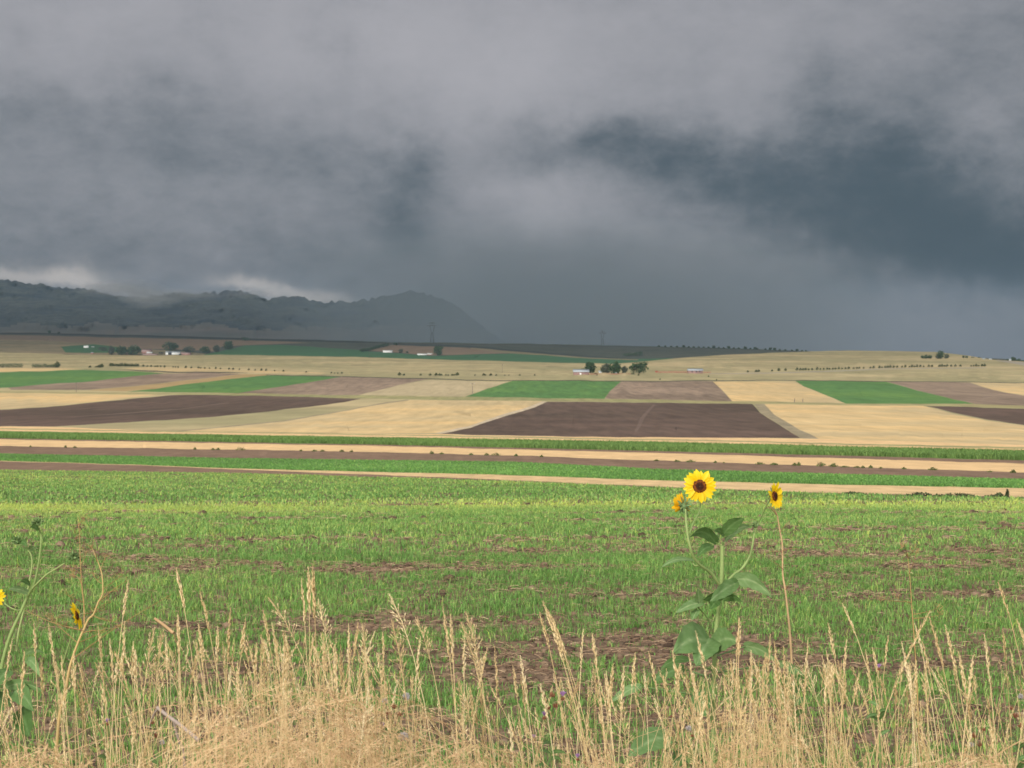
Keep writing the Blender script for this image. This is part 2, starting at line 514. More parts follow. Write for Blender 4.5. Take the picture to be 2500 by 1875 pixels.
def triangulate(outline, polys, gridpts):
    """outline polygon + material polygons -> tris with index of the covering polygon (later wins, 0 = ground)"""
    vs = []; faces = []
    for pl in [outline] + polys:
        pl = subdivide(pl)
        faces.append(list(range(len(vs), len(vs) + len(pl))))
        vs += pl
    vs += gridpts
    edges = []
    for f in faces:
        edges += [(f[i], f[(i + 1) % len(f)]) for i in range(len(f))]
    v2, e2, f2, ov, oe, of = delaunay_2d_cdt([Vector(v) for v in vs], edges, [], 0, 0.02, False)
    V = np.array([(v.x, v.y) for v in v2])
    Fc = np.array([tuple(f) for f in f2 if len(f) == 3])
    cen = V[Fc].mean(axis=1)
    idx = np.full(len(Fc), -1)
    for k, pl in enumerate([outline] + polys):
        idx[inpoly(cen, pl)] = k
    out = inpoly(cen, outline)
    keep = out & (idx >= 0)
    return V, Fc[keep], idx[keep]


def inpoly(c, pl):
    pl = np.array(pl, float)
    r = np.zeros(len(c), bool)
    j = len(pl) - 1
    for i in range(len(pl)):
        x0, y0 = pl[i]; x1, y1 = pl[j]
        if y0 != y1:
            r ^= ((y0 > c[:, 1]) != (y1 > c[:, 1])) & (c[:, 0] < (x1 - x0) * (c[:, 1] - y0) / (y1 - y0) + x0)
        j = i
    return r


def curve_y(tab, x):
    return float(np.interp(x, [t[0] for t in tab], [t[1] for t in tab]))


XL, XR = -9000, 12000
# ---- boundary lines crossing the picture (photo pixels); extended sideways
def line(pts):
    pts = sorted(pts)
    s0 = (pts[1][1] - pts[0][1]) / (pts[1][0] - pts[0][0]); s1 = (pts[-1][1] - pts[-2][1]) / (pts[-1][0] - pts[-2][0])
    sl0 = .012; sl1 = .012
    # keep sideways extension short of crossing neighbours: parallel slope up to 1500 px out, then level
    return [(XL, pts[0][1] - sl0 * 1500), (pts[0][0] - 1500, pts[0][1] - sl0 * 1500)] + pts + [(pts[-1][0] + 1500, pts[-1][1] + sl1 * 1500), (XR, pts[-1][1] + sl1 * 1500)]


def band(top, bot):
    return line(top) + line(bot)[::-1]


FIELDS = []     # (name, label, material, polygon)


def fld(name, m, poly, label=None):
    FIELDS.append((name, m, poly, label))


B1 = [(0, 955), (170, 957), (307, 958), (580, 960), (850, 965), (1138, 968.5), (1476, 974), (1787, 979), (2064, 985.5), (2377, 987.5), (2500, 989)]
B2 = [(0, 959), (385, 963.5), (560, 966), (850, 972), (990, 974.5), (1330, 978.5), (1840, 986), (2250, 991), (2500, 996)]
# road verge between the two rows of parcels
fld('field_verge', M_verge, band(B1, B2))
# back row
fld('green_field', M_green, [(-900, 900), (-200, 909), (0, 909), (50, 907), (102, 907.5), (136, 905), (200, 903.5), (300, 906), (400, 911.5), (330, 918), (250, 929), (120, 938), (20, 947), (-300, 951), (-900, 948)])
fld('fallow_field', M_fallow, [(30, 952), (20, 947), (120, 938), (250, 929), (330, 918), (400, 911.5), (500, 909.5), (592, 913), (480, 925), (330, 942), (211, 952)])
fld('weedy_strip', M_tan, [(211, 953), (330, 943), (480, 926), (592, 913.5), (660, 913), (653, 916.5), (560, 925), (453, 938), (380, 949), (307, 955)])
fld('green_field', M_green, [(307, 956), (380, 949), (453, 938), (560, 925), (653, 916.5), (730, 917), (834, 920), (700, 941), (580, 960)])
fld('fallow_field', M_fallow, [(580, 960), (700, 941), (834, 920), (930, 922), (1050, 925.5), (980, 938), (873, 965)])
fld('stubble_field', M_stub2, [(873, 965), (980, 938), (1050, 928), (1120, 930), (1246, 932), (1190, 948), (1134, 968)])
fld('green_field', M_green, [(1137, 968), (1190, 949), (1253, 929), (1390, 929), (1515, 932), (1490, 955), (1476, 974)])
fld('fallow_field', M_fallow, [(1477, 974), (1490, 955), (1516, 931), (1640, 930), (1742, 931), (1765, 955), (1787, 979)])
fld('stubble_field', M_stub, [(1788, 979), (1766, 955), (1743, 932), (1840, 932), (1938, 931), (1965, 944), (2007, 962), (2064, 984)])
fld('green_field', M_green, [(2066, 985), (2009, 962), (1967, 944), (1940, 929.5), (2050, 930), (2165, 932), (2210, 946), (2267, 960), (2377, 987)])
fld('fallow_field', M_fallow, [(2379, 987), (2268, 960), (2211, 946), (2168, 932), (2290, 932.5), (2365, 934.5), (2400, 945), (2454, 959), (2600, 980), (2700, 991), (2500, 989)])
fld('stubble_field', M_stub, [(2368, 934.5), (2403, 945), (2456, 959), (2600, 980), (2720, 988), (3200, 990), (3200, 940), (2500, 935.5)])
# front row
fld('stubble_field', M_stub, [(-1600, 950), (0, 959.5), (385, 963.5), (270, 977), (154, 990), (0, 999), (-400, 1015), (-1600, 1012)])
fld('tilled_field', M_dark, [(-700, 1032), (-400, 1017), (0, 1000.5), (154, 991), (300, 975.5), (410, 965.5), (461, 964), (640, 966.5), (770, 969), (880, 973.5), (840, 982), (653, 1005), (500, 1019), (307, 1031), (134, 1041), (0, 1041), (-500, 1038)])
fld('stubble_field', M_stub, [(420, 1053.5), (538, 1043.5), (692, 1028), (800, 1010.5), (880, 995), (1000, 977), (1150, 977), (1330, 979), (1290, 995), (1223, 1015), (1146, 1043), (1069, 1057.5), (900, 1057), (700, 1055.5)])
fld('tilled_field', M_dark, [(1075, 1059.5), (1150, 1045), (1225, 1018), (1300, 996), (1337, 980), (1500, 982), (1700, 984.5), (1836, 986.5), (1858, 1008), (1898, 1034), (1954, 1069), (1750, 1069), (1400, 1066)])
fld('stubble_field', M_stub, [(1864, 987), (2050, 989), (2253, 991.5), (2325, 1009), (2408, 1027), (2500, 1039.5), (2800, 1068), (3300, 1100), (2500, 1086), (2250, 1079), (2003, 1073), (1950, 1048), (1890, 1013)])
fld('tilled_field', M_dark, [(2262, 992), (2500, 997), (3300, 1010), (3300, 1085), (2800, 1062), (2500, 1038), (2411, 1025), (2330, 1007)])
# pale weedy rims along the tilled parcels
M_rim = mat("pale_rim", (206, 186, 158), var=.15, scale=FD, var2=.35, scale2=(1 / 2., 1 / 9., 1))
M_rimd = mat("weedy_rim", (160, 146, 118), var=.15, scale=FD, var2=.35, scale2=(1 / 2., 1 / 9., 1))
fld('field_edge', M_rim, [(1060, 1058), (1146, 1041), (1223, 1013), (1290, 993), (1326, 979), (1337, 979), (1303, 995), (1228, 1017), (1152, 1044), (1078, 1059)])
fld('field_edge', M_rimd, [(1840, 986.5), (1864, 987), (1890, 1013), (1950, 1048), (2003, 1073), (1956, 1069.5), (1900, 1034), (1860, 1008)])
fld('field_edge', M_rimd, [(420, 1053), (538, 1042), (692, 1026.5), (800, 1009), (880, 993.5), (990, 975.5), (1000, 977), (884, 995), (803, 1011), (694, 1028.5), (540, 1044), (430, 1054)])
# faint tracks across the tilled parcels
fld('field_track', M_track, [(175, 1017), (300, 1008), (440, 998), (560, 982), (561, 983.4), (440, 1000), (300, 1010), (175, 1018.5)])
fld('field_track', M_track, [(1594, 988), (1601, 988), (1584, 1008), (1574, 1022), (1566, 1040), (1556, 1054), (1549, 1054), (1556, 1040), (1564, 1022), (1576, 1008)])
# dark ditch banks behind the parcels
fld('ditch_bank', M_bank, [(285, 900), (340, 905), (430, 907), (560, 908), (610, 911.5), (560, 910.5), (430, 909.5), (340, 907)])
fld('ditch_bank', M_bank, [(650, 914.5), (834, 918.3), (1000, 922.5), (1060, 924.5), (1140, 927), (1250, 928), (1400, 927.7), (1520, 930.3), (1700, 928.7), (1780, 928.5), (1940, 927.8), (2170, 930.3), (2380, 932.5), (2500, 934),
                               (2500, 935.5), (2380, 934), (2170, 932), (1940, 929.3), (1780, 930.3), (1700, 930.5), (1520, 932.3), (1400, 929.6), (1250, 929.8), (1140, 929), (1060, 926.8), (1000, 924.5), (834, 920), (650, 916)])
fld('stubble_field', M_stub, [(-600, 893), (0, 898), (150, 899), (205, 902), (140, 905), (100, 907), (50, 906.5), (0, 908.5), (-600, 903)])
fld('stubble_field', M_stub, [(290, 899.5), (420, 896), (600, 904), (800, 910), (780, 913), (640, 911), (560, 907.5), (430, 906.5), (345, 904)])
fld('farm_track', M_road, [(1730, 911.5), (1850, 910), (1960, 907), (2080, 903), (2200, 899), (2410, 896.5), (2410, 898), (2200, 900.7), (2080, 905), (1960, 909), (1850, 912), (1730, 913)])
fld('gravel_road', M_road, [(2425, 879.5), (2460, 881.5), (2500, 884.5), (2600, 887), (2600, 905), (2540, 900), (2500, 893), (2465, 886), (2440, 882.5)])
# long strips towards the camera
C0 = [(0, 1041.5), (134, 1042), (420, 1053.5), (700, 1056.5), (900, 1058.5), (1070, 1060.5), (1400, 1066.5), (1954, 1070), (2500, 1086)]
C1t = [(0, 1046), (800, 1058), (1650, 1073), (2000, 1081), (2500, 1092)]
C1b = [(0, 1048), (800, 1060.5), (1650, 1075.5), (2000, 1084), (2500, 1096)]
fld('stubble_strip', M_nearstub, band(C0, [(0, 1052), (850, 1066), (1600, 1079), (2050, 1091), (2500, 1104)]))
fld('weedy_strip', M_verge, band(C1t, C1b))
G1t = [(0, 1052), (850, 1066), (1600, 1079), (2050, 1091), (2500, 1104)]
G1b = [(0, 1070), (850, 1084), (1600, 1101), (2050, 1112), (2500, 1124)]
fld('corn_strip_ground', M_neargreen, band(G1t, G1b))
T9t = [(0, 1073), (850, 1087), (1600, 1106), (2050, 1119), (2500, 1132)]
T9b = [(0, 1089), (850, 1102), (1250, 1112), (1600, 1124), (2050, 1139), (2500, 1154)]
fld('fallow_strip', M_near, band(G1b, T9t))
fld('stubble_strip', M_nearstub, band(T9t, T9b))
G2t = [(0, 1107), (565, 1118), (1250, 1127), (1600, 1145), (2050, 1158), (2500, 1171)]
fld('fallow_strip', M_near, band(T9b, G2t))
G2b = [(0, 1125), (340, 1135), (565, 1144), (1250, 1160), (1600, 1173), (2050, 1183), (2500, 1192)]
fld('green_strip', M_neargreen, band(G2t, G2b))
T10t = G2b
T10b = [(0, 1126), (340, 1136), (565, 1146), (1250, 1172), (1600, 1188), (2050, 1204), (2500, 1213)]
fld('stubble_strip', M_nearstub2, band(T10t, T10b))
FB = [(0, 1147), (565, 1155), (900, 1164), (1250, 1175), (1600, 1190), (2050, 1206), (2500, 1215)]
fld('fallow_strip', M_near, band(T10b, FB))


def build_main():
    outl = [(x, y + .0) for x, y in S1] + [(XR, 2236), (XL, 2236)]
    grid = []
    xs = [-7000, -5000, -3500, -2500, -1800, -1300, -900, -500, -200] + list(range(0, 2501, 50)) + [2700, 3000, 3400, 3900, 4600, 5600, 7000, 9000]
    y = 862.0
    while y < 2230:
        for x in xs:
            if y > curve_y(S1, x) + 1.5:
                grid.append((x + random.uniform(-3, 3), y + random.uniform(-.3, .3)))
        y += 2.5 if y < 1000 else (4 if y < 1250 else 22)
    V, Fc, idx = triangulate(outl, [f[2] for f in FIELDS], grid)
    wx, wy = warp(V[:, 0], V[:, 1])
    bottom = V[:, 1] > 2200
    wy = np.where(bottom, V[:, 1], wy)
    W = unproj(wx, wy, Dmain(wy))
    # orient up
    a = W[Fc[:, 1]] - W[Fc[:, 0]]; b = W[Fc[:, 2]] - W[Fc[:, 0]]
    nz = np.cross(a, b)[:, 2]
    Fc = np.where((nz < 0)[:, None], Fc[:, ::-1], Fc)
    for k in range(len(FIELDS) + 1):
        sel = Fc[idx == k]
        if not len(sel): continue
        used, inv = np.unique(sel, return_inverse=True)
        g = Geo(); g.add(W[used], inv.reshape(-1, 3))
        if k == 0:
            # split: pasture beyond the strips, soil of the near field
            cen = V[Fc[idx == 0]].mean(axis=1)
            near = cen[:, 1] > 1144
            g = Geo(); g.add(W[used], inv.reshape(-1, 3)); g.M = [near.astype(np.int32)]
            o = g.build('ground', [M_dgrass, M_soil]); tag(o, kind='structure')
        else:
            nm, m, _, lb = FIELDS[k - 1]
            o = g.build(nm, m); tag(o, lb, kind='structure')
    # land falling away behind the near skyline
    xs = [s[0] for s in S1] + list(range(0, 2500, 40))
    xs = sorted(set(xs))
    row = np.array([(x, curve_y(S1, x)) for x in xs])
    wx, wy = warp(row[:, 0], row[:, 1])
    P0 = unproj(wx, wy, Dmain(wy))
    P1 = P0 + np.array([0, 60, -2.2]); P2 = P0 + np.array([0, 320, -26]); P1[:, 0] *= 1.02; P2[:, 0] *= 1.1
    n = len(xs); g = Geo()
    Vv = np.concatenate([P0, P1, P2]); q = []
    for r_ in range(2):
        for i in range(n - 1):
            q.append((r_ * n + i, r_ * n + i + 1, (r_ + 1) * n + i + 1, (r_ + 1) * n + i))
    g.add(Vv, q); tag(g.build('far_slope', M_dgrass), kind='structure')


build_main()

# ---- second level: the dark mesa with its own fields
MESA = []
MESA.append(('dry_slope', M_mtan, [(-3000, 835), (0, 829), (120, 832), (230, 838), (330, 850), (420, 856), (540, 868), (540, 915), (-3000, 915)]))
MESA.append(('dry_slope', M_mbrown, [(-3000, 820), (0, 818), (300, 824), (560, 830), (700, 834), (760, 838), (600, 842), (540, 846), (530, 858), (330, 850), (230, 838), (120, 832), (0, 829), (-3000, 835)]))
MESA.append(('green_field', M_mgreen, [(500, 866), (540, 856), (600, 843), (680, 842), (760, 847), (850, 853), (900, 858), (1000, 864), (1050, 869), (1130, 866), (1250, 863), (1370, 868), (1440, 873), (1540, 876), (1640, 874), (1640, 915), (500, 915)]))
MESA.append(('brown_field', M_mbrown, [(905, 856), (935, 845), (960, 842), (1050, 846), (1130, 848), (1180, 854), (1250, 862), (1130, 866), (1050, 867.5), (980, 861)]))
MESA.append(('pale_track', M_mtan, [(1150, 848.5), (1220, 855), (1330, 865), (1450, 873.5), (1560, 877), (1560, 879), (1450, 876), (1330, 868), (1220, 861), (1150, 852)]))
MESA.append(('green_patch', M_mgreen, [(150, 846), (230, 840), (300, 850), (330, 858), (260, 862), (160, 860)]))
MESA.append(('dark_hedge_line', M_mtree, [(960, 839.5), (1130, 843), (1200, 849), (1330, 861), (1500, 873), (1560, 875.5), (1500, 874.5), (1330, 863.5), (1200, 851.5), (1130, 845.5), (960, 842)]))
MESA.append(('dark_hedge_line', M_mtree, [(-3000, 806.5), (0, 812), (300, 817.2), (480, 822.2), (640, 827.2), (850, 832.2), (1000, 837), (850, 836), (640, 831), (480, 826), (300, 821), (0, 814.5), (-3000, 808)]))


def build_mesa():
    outl = list(S2) + [(XR, 925), (XL, 925)]
    grid = []
    xs = [-7000, -4500, -2500, -1500, -800, -300] + list(range(0, 2501, 40)) + [2800, 3300, 4200, 6000, 9000]
    y = 808.0
    while y < 923:
        for x in xs:
            if y > curve_y(S2, x) + 1.2:
                grid.append((x + random.uniform(-3, 3), y))
        y += 2.5
    V, Fc, idx = triangulate(outl, [f[2] for f in MESA], grid)
    wx, wy = warp(V[:, 0], V[:, 1])
    W = unproj(wx, wy, Dmesa(wy))
    a = W[Fc[:, 1]] - W[Fc[:, 0]]; b = W[Fc[:, 2]] - W[Fc[:, 0]]
    Fc = np.where((np.cross(a, b)[:, 2] < 0)[:, None], Fc[:, ::-1], Fc)
    for k in range(len(MESA) + 1):
        sel = Fc[idx == k]
        if not len(sel): continue
        used, inv = np.unique(sel, return_inverse=True)
        g = Geo(); g.add(W[used], inv.reshape(-1, 3))
        nm, m = ('mesa', M_mdark) if k == 0 else MESA[k - 1][:2]
        tag(g.build(nm, m), kind='structure')


build_mesa()

# ---- the wooded ridge far behind
S3 = [(-9000, 740), (-4000, 720), (-1500, 700), (-400, 690), (0, 682), (35, 685), (58, 692), (77, 694), (104, 696), (160, 703), (192, 705), (238, 711), (277, 719), (307, 723), (350, 727), (384, 719),
      (423, 715), (480, 717), (538, 713), (569, 707), (600, 713), (630, 723), (653, 730), (690, 724), (711, 721), (750, 730), (788, 736), (850, 737), (900, 731), (945, 722), (985, 714), (1010, 712),
      (1045, 719), (1075, 727), (1105, 741), (1135, 762), (1165, 788), (1205, 818), (1270, 850), (1500, 870), (2500, 880), (5000, 900), (12000, 905)]
M_ridge = mat("wooded_ridge", (26, 42, 52), k=.7, var=.35, scale=(1 / 200., 1 / 300., 1 / 50.), var2=.75, scale2=(1 / 45., 1 / 90., 1 / 16.), tint=(74, 78, 68), tintf=.35)
M_foot = mat("foothill_grass", (128, 114, 98), k=.8, var=.15, scale=(1 / 300., 1 / 500., 1 / 60.), tint=(104, 98, 84), tintf=.5)


def build_ridge():
    xs = np.concatenate([np.linspace(XL, -1600, 24), np.linspace(-1500, -60, 60), np.arange(-50, 1269, 4.0)])
    rows = np.linspace(0, 1, 36)
    base = 850.0
    V = np.zeros((len(rows), len(xs), 3)); fr = []
    for j, t in enumerate(rows):
        top = np.array([curve_y(S3, x) for x in xs])
        foot = np.interp(xs, [-2000, 0, 400, 700, 1100, 3000], [788, 790, 796, 800, 806, 812])
        # lower apron from 850..foot, then steep wooded face foot..top
        py = np.where(t < .3, base + (foot - base) * (t / .3), foot + (np.minimum(top, foot) - foot) * ((t - .3) / .7) ** .95)
        py = np.where(top > foot, base + (top - base) * t, py)
        rough = (fbm(xs / 42., np.full_like(xs, t * 6), 31, 5, .6) - .5)
        D = 8200 + 900 * min(t / .3, 1) + 2400 * max(t - .3, 0) / .7 + rough * 620 * (t > .25)
        py = py + (fbm(xs / 30., np.full_like(xs, t * 5), 37, 4) - .5) * 5 * (.3 < t < .97)
        if t > .97:
            py = py + (vnoise(xs / 9., xs * 0, 41) - .5) * 7 + (vnoise(xs / 4.1, xs * 0, 43) - .5) * 4.5
        V[j] = unproj(xs, py, D)
    # back slope
    back = V[-1] + np.array([0, 900, -160.])
    V = np.concatenate([V, back[None]])
    nr, nc = V.shape[:2]
    idx = np.arange(nr * nc).reshape(nr, nc)
    q = np.stack([idx[:-1, :-1], idx[:-1, 1:], idx[1:, 1:], idx[1:, :-1]], -1).reshape(-1, 4)
    g = Geo(); g.add(V.reshape(-1, 3), q)
    jj = np.repeat(np.arange(nr - 1), nc - 1)
    cc = np.tile(xs[:-1], nr - 1)
    edge = 11 + (fbm(cc / 60., jj * 0., 51, 3) - .5) * 7
    g.M = [(jj < edge).astype(np.int32)]
    tag(g.build('mountain', [M_ridge, M_foot]), kind='structure')


build_ridge()

# base sheet under everything, reaching past the horizon
g = Geo()
g.add([(-29900, -390, -200), (29900, -390, -200), (29900, 13900, -200), (-29900, 13900, -200)], [(0, 1, 2, 3)])
tag(g.build('plain', M_dgrass, smooth=False), kind='structure')


# ---- roadside bank at the camera
def vz(y):
    """height of the verge / bank between road and field"""
    y = np.asarray(y, float)
    t = np.clip((y - 5.4) / 3.3, 0, 1)
    s = t * t * (3 - 2 * t)
    return 1.10 * (1 - s) + 0.0 * s - .02


M_bankg = mat("verge_ground", (132, 116, 84), var=.25, scale=(3, 3, 3), var2=.3, scale2=(14, 14, 14), bump=.6, bscale=14, tint=(104, 112, 66))


def build_verge():
    xs = np.concatenate([np.linspace(-40, -6, 20), np.linspace(-5, 5, 70), np.linspace(6, 40, 20)])
    ys = np.concatenate([np.linspace(-2.2, 2, 6), np.linspace(2.3, 9.2, 60)])
    X, Y = np.meshgrid(xs, ys)
    Z = vz(Y) + (fbm(X * 1.5, Y * 1.5, 61, 4) - .5) * .07 * np.clip((9 - Y), 0, 1)
    Z = np.where(Y > 8.9, -.12, Z)
    V = np.stack([X, Y, Z], -1); nr, nc = X.shape
    idx = np.arange(nr * nc).reshape(nr, nc)
    q = np.stack([idx[:-1, :-1], idx[:-1, 1:], idx[1:, 1:], idx[1:, :-1]], -1).reshape(-1, 4)
    g = Geo(); g.add(V.reshape(-1, 3), q)
    tag(g.build('road_bank', M_bankg), kind='structure')
    g = Geo(); g.add([(-60, -9, 1.1), (60, -9, 1.1), (60, -2.1, 1.1), (-60, -2.1, 1.1)], [(0, 1, 2, 3)])
    tag(g.build('road', mat("asphalt", (120, 118, 116), k=.5, var=.2, scale=(4, 4, 4), bump=.3, bscale=60), smooth=False), kind='structure')
    g = Geo(); g.add([(-60, -40, 1.05), (60, -40, 1.05), (60, -9, 1.05), (-60, -9, 1.05)], [(0, 1, 2, 3)])
    tag(g.build('far_verge', M_bankg, smooth=False), kind='structure')


build_verge()

# ---- unseen cloud slab, added above the view to shade the land beyond the fields
M_shade_cloud = mat("shade_cloud", (190, 192, 198), k=.9, var=.1, scale=(1 / 900., 1 / 900., 1 / 900.))


def build_shade_cloud():
    xs = np.linspace(-16000, 16000, 70); ys = np.linspace(1100, 9300, 36)
    X, Y = np.meshgrid(xs, ys)
    edge = np.minimum(1, np.minimum((Y - 1100) / 1200, (9300 - Y) / 500))
    edge = np.clip(edge, 0, 1) ** .5
    lump = fbm(X / 1500, Y / 1500, 71, 5)
    Zb = 1880 + (1 - edge) * 350 + lump * 260
    Zt = 2300 + edge * (500 + lump * 500)
    nr, nc = X.shape; n = nr * nc
    idx = np.arange(n).reshape(nr, nc)
    qb = np.stack([idx[:-1, :-1], idx[1:, :-1], idx[1:, 1:], idx[:-1, 1:]], -1).reshape(-1, 4)
    qt = np.stack([idx[:-1, :-1], idx[:-1, 1:], idx[1:, 1:], idx[1:, :-1]], -1).reshape(-1, 4) + n
    V = np.concatenate([np.stack([X, Y, Zb], -1).reshape(-1, 3), np.stack([X, Y, Zt], -1).reshape(-1, 3)])
    ring = np.concatenate([idx[0, :], idx[1:, -1], idx[-1, -2::-1], idx[-2:0:-1, 0]])
    rn = np.roll(ring, -1)
    qs = np.stack([ring, rn, rn + n, ring + n], -1)
    g = Geo(); g.add(V, np.concatenate([qb, qt, qs]))
    tag(g.build('unseen_shade_cloud', M_shade_cloud), kind='structure')


build_shade_cloud()

# ================================================================== far and middle things
def ordinal(i):
    ones = ['', 'first', 'second', 'third', 'fourth', 'fifth', 'sixth', 'seventh', 'eighth', 'ninth', 'tenth', 'eleventh', 'twelfth', 'thirteenth', 'fourteenth', 'fifteenth', 'sixteenth', 'seventeenth', 'eighteenth', 'nineteenth']
    if i < 20: return ones[i]
    t, o_ = divmod(i, 10)
    if o_ == 0: return ['twentieth', 'thirtieth', 'fortieth', 'fiftieth', 'sixtieth'][t - 2]
    return ['twenty', 'thirty', 'forty', 'fifty', 'sixty'][t - 2] + '-' + ones[o_]


def attach(o, root):
    """parent a mesh built in world coordinates to its thing"""
    o.parent = root
    o.location = -Vector(root.location)
    return o


def sub(o, part):
    o.parent = part
    return o


M_leafA = mat("tree_foliage", (66, 88, 60), k=.8, var=.15, scale=(.3, .3, .3), attr=[(0, (50, 68, 50)), (.6, (70, 92, 62)), (1, (92, 110, 76))], transl=.15)
M_leafB = mat("grey_tree_foliage", (84, 92, 78), k=.8, var=.15, scale=(.3, .3, .3), attr=[(0, (66, 76, 64)), (1, (106, 112, 92))], transl=.15)
M_bark = mat("bark", (92, 80, 68), k=.8, var=.2, scale=(4, 4, 1))
M_bush = mat("bush_foliage", (80, 92, 62), k=.8, attr=[(0, (58, 70, 50)), (1, (98, 108, 72))], var=.1, scale=(.5, .5, .5), transl=.15)
M_weed = mat("weed_foliage", (104, 116, 72), k=.95, attr=[(0, (84, 98, 60)), (.7, (116, 130, 78)), (1, (150, 146, 98))], var=.1, transl=.2)


def leafcloud(n, lobes, size, seed, flat=0.0):
    """leaf quads scattered through ellipsoid lobes (cx,cy,cz,rx,ry,rz)"""
    r = np.random.default_rng(seed)
    lob = np.array(lobes, float)
    w = (lob[:, 3] * lob[:, 4] * lob[:, 5]) ** .7
    k = r.choice(len(lob), n, p=w / w.sum())
    d = norm(r.normal(size=(n, 3)))
    rad = r.uniform(.35, 1.0, n) ** .55 * r.uniform(.85, 1.12, n)
    C = lob[k, :3] + d * lob[k, 3:] * rad[:, None]
    a = norm(r.normal(size=(n, 3))); b = norm(np.cross(a, r.normal(size=(n, 3))))
    s = size * r.uniform(.6, 1.4, n)[:, None]
    V = np.stack([C - a * s * .5, C + b * s * .32, C + a * s * .5, C - b * s * .32], 1)
    Fc = np.arange(n * 4).reshape(n, 4)
    return V.reshape(-1, 3), Fc, np.repeat(np.clip(r.normal(.5, .25, n), 0, 1), 4)


def crown_lobes(w, h, seed, base=.25):
    r = random.Random(seed)
    out = [(0, 0, h * .46, w * .45, w * .38, h * .48)]
    for i in range(7):
        a = r.uniform(0, 6.28); q = r.uniform(.14, .30) * w
        out.append((math.cos(a) * q, math.sin(a) * q * .8, h * r.uniform(base + .08, .84), w * r.uniform(.17, .26), w * r.uniform(.15, .22), h * r.uniform(.12, .2)))
    return out


TREE_PROTOS = {}


def tree(px, py, w, h, label, group=None, mesa=False, kind='A', name='tree', seed=0, cat='tree', low=.08, D=None):
    """w, h in photo pixels; every tree gets its own crown, trunk and place"""
    p = at(px, py, mesa) if D is None else Vector(unproj(px, py, D).tolist())
    mpp = p.y / F
    W, H = w * mpp * 1.1, h * mpp * 1.08
    root = empty(name, p)
    g = Geo(); v, f, a = leafcloud(900 if H > 3 else 420, crown_lobes(W, H, seed + int(px), low), max(.30, min(W, H) * .13), seed + int(px * 3))
    v[:, 2] = np.maximum(v[:, 2], H * low * .5)
    g.add(v, f, a)
    o = g.build('crown', M_leafA if kind == 'A' else M_leafB, smooth=False); o.parent = root
    r = random.Random(int(px)); paths = [[(0, 0, -.5), (W * .01, 0, H * .25), (W * .02, 0, H * .6), (0, 0, H * .8)]]
    for i in range(4):
        a_ = r.uniform(0, 6.28); q = W * .25
        paths.append([(0, 0, H * .18), (math.cos(a_) * q * .4, math.sin(a_) * q * .4, H * .38), (math.cos(a_) * q * .8, math.sin(a_) * q * .8, H * .55), (math.cos(a_) * q, math.sin(a_) * q, H * .7)])
    rr = [[H * .035, H * .028, H * .015, H * .004]] + [[H * .016, H * .013, H * .008, H * .003]] * 4
    g = Geo(); g.add(*tubes(np.array(paths), np.array(rr), 5)); o = g.build('trunk', M_bark); o.parent = root
    tag(root, label, cat, group)
    return root


# -- right farmstead
barn_lab = {}


def building(name, cat, label, x0, x1, yb, ye, yr, wall, roof, mesa=False, depth=.7, door=None, doorcol=None, windows=(), D=None, barrel=False, group=None):
    """gabled building from its photo pixel box; ridge runs left-right"""
    p = at((x0 + x1) / 2, yb, mesa) if D is None else Vector(unproj((x0 + x1) / 2, yb, D).tolist())
    m = p.y / F
    W = (x1 - x0) * m; He = max((yb - ye) * m, .3); Hr = (yb - yr) * m; Dp = W * depth if W * depth < 16 else 16.0
    root = empty(name, p)
    g = Geo()
    V, Q = box(-W / 2, W / 2, 0, Dp, -1.5, He)
    g.add(V, Q)
    if not barrel:
        g.add([(-W / 2, 0, He), (-W / 2, Dp, He), (-W / 2, Dp / 2, Hr - .05)], [(0, 1, 2)])
        g.add([(W / 2, 0, He), (W / 2, Dp, He), (W / 2, Dp / 2, Hr - .05)], [(0, 2, 1)])
    g.build('wall', wall, root, smooth=False)
    g = Geo(); o_ = .5; t = .22
    if barrel:
        n = 9; vs = []
        for xx in (-W / 2 - .05, W / 2 + .05):
            for i in range(n):
                a = math.pi * i / (n - 1)
                vs.append((xx, Dp / 2 - math.cos(a) * Dp / 2 * 1.02, He + math.sin(a) * (Hr - He)))
        q = [(i, i + 1, n + i + 1, n + i) for i in range(n - 1)]
        g.add(vs, q)
        g.add(vs[:n], [tuple(range(n))]); g.add(vs[n:], [tuple(range(n - 1, -1, -1))])
    else:
        for s_ in (0, 1):
            ya, yb_ = (-o_, Dp / 2) if s_ == 0 else (Dp + o_, Dp / 2)
            za = He - o_ * (Hr - He) / (Dp / 2)
            V = [(-W / 2 - o_, ya, za), (W / 2 + o_, ya, za), (W / 2 + o_, yb_, Hr), (-W / 2 - o_, yb_, Hr)]
            V2 = [(a, b, c + t) for a, b, c in V]
            g.add(V + V2, [(0, 1, 2, 3), (4, 7, 6, 5), (0, 4, 5, 1), (1, 5, 6, 2), (2, 6, 7, 3), (3, 7, 4, 0)])
    g.build('roof', roof, root, smooth=False)
    if door:
        d0, d1, dh = door
        V, Q = box((d0 - (x0 + x1) / 2) * m, (d1 - (x0 + x1) / 2) * m, -.12, -.01, 0, dh * m)
        g = Geo(); g.add(V, Q); g.build('door', doorcol, root, smooth=False)
    for wx in windows:
        V, Q = box((wx - (x0 + x1) / 2) * m - .6, (wx - (x0 + x1) / 2) * m + .6, -.10, -.01, He * .45, He * .8)
        g = Geo(); g.add(V, Q); g.build('window', M_glass, root, smooth=False)
    tag(root, label, cat, group)
    return root


def plain(name, rgb, k=.85, rough=.7, var=.06):
    return mat(name, rgb, k=k, rough=rough, var=var, scale=(.6, .6, .6))


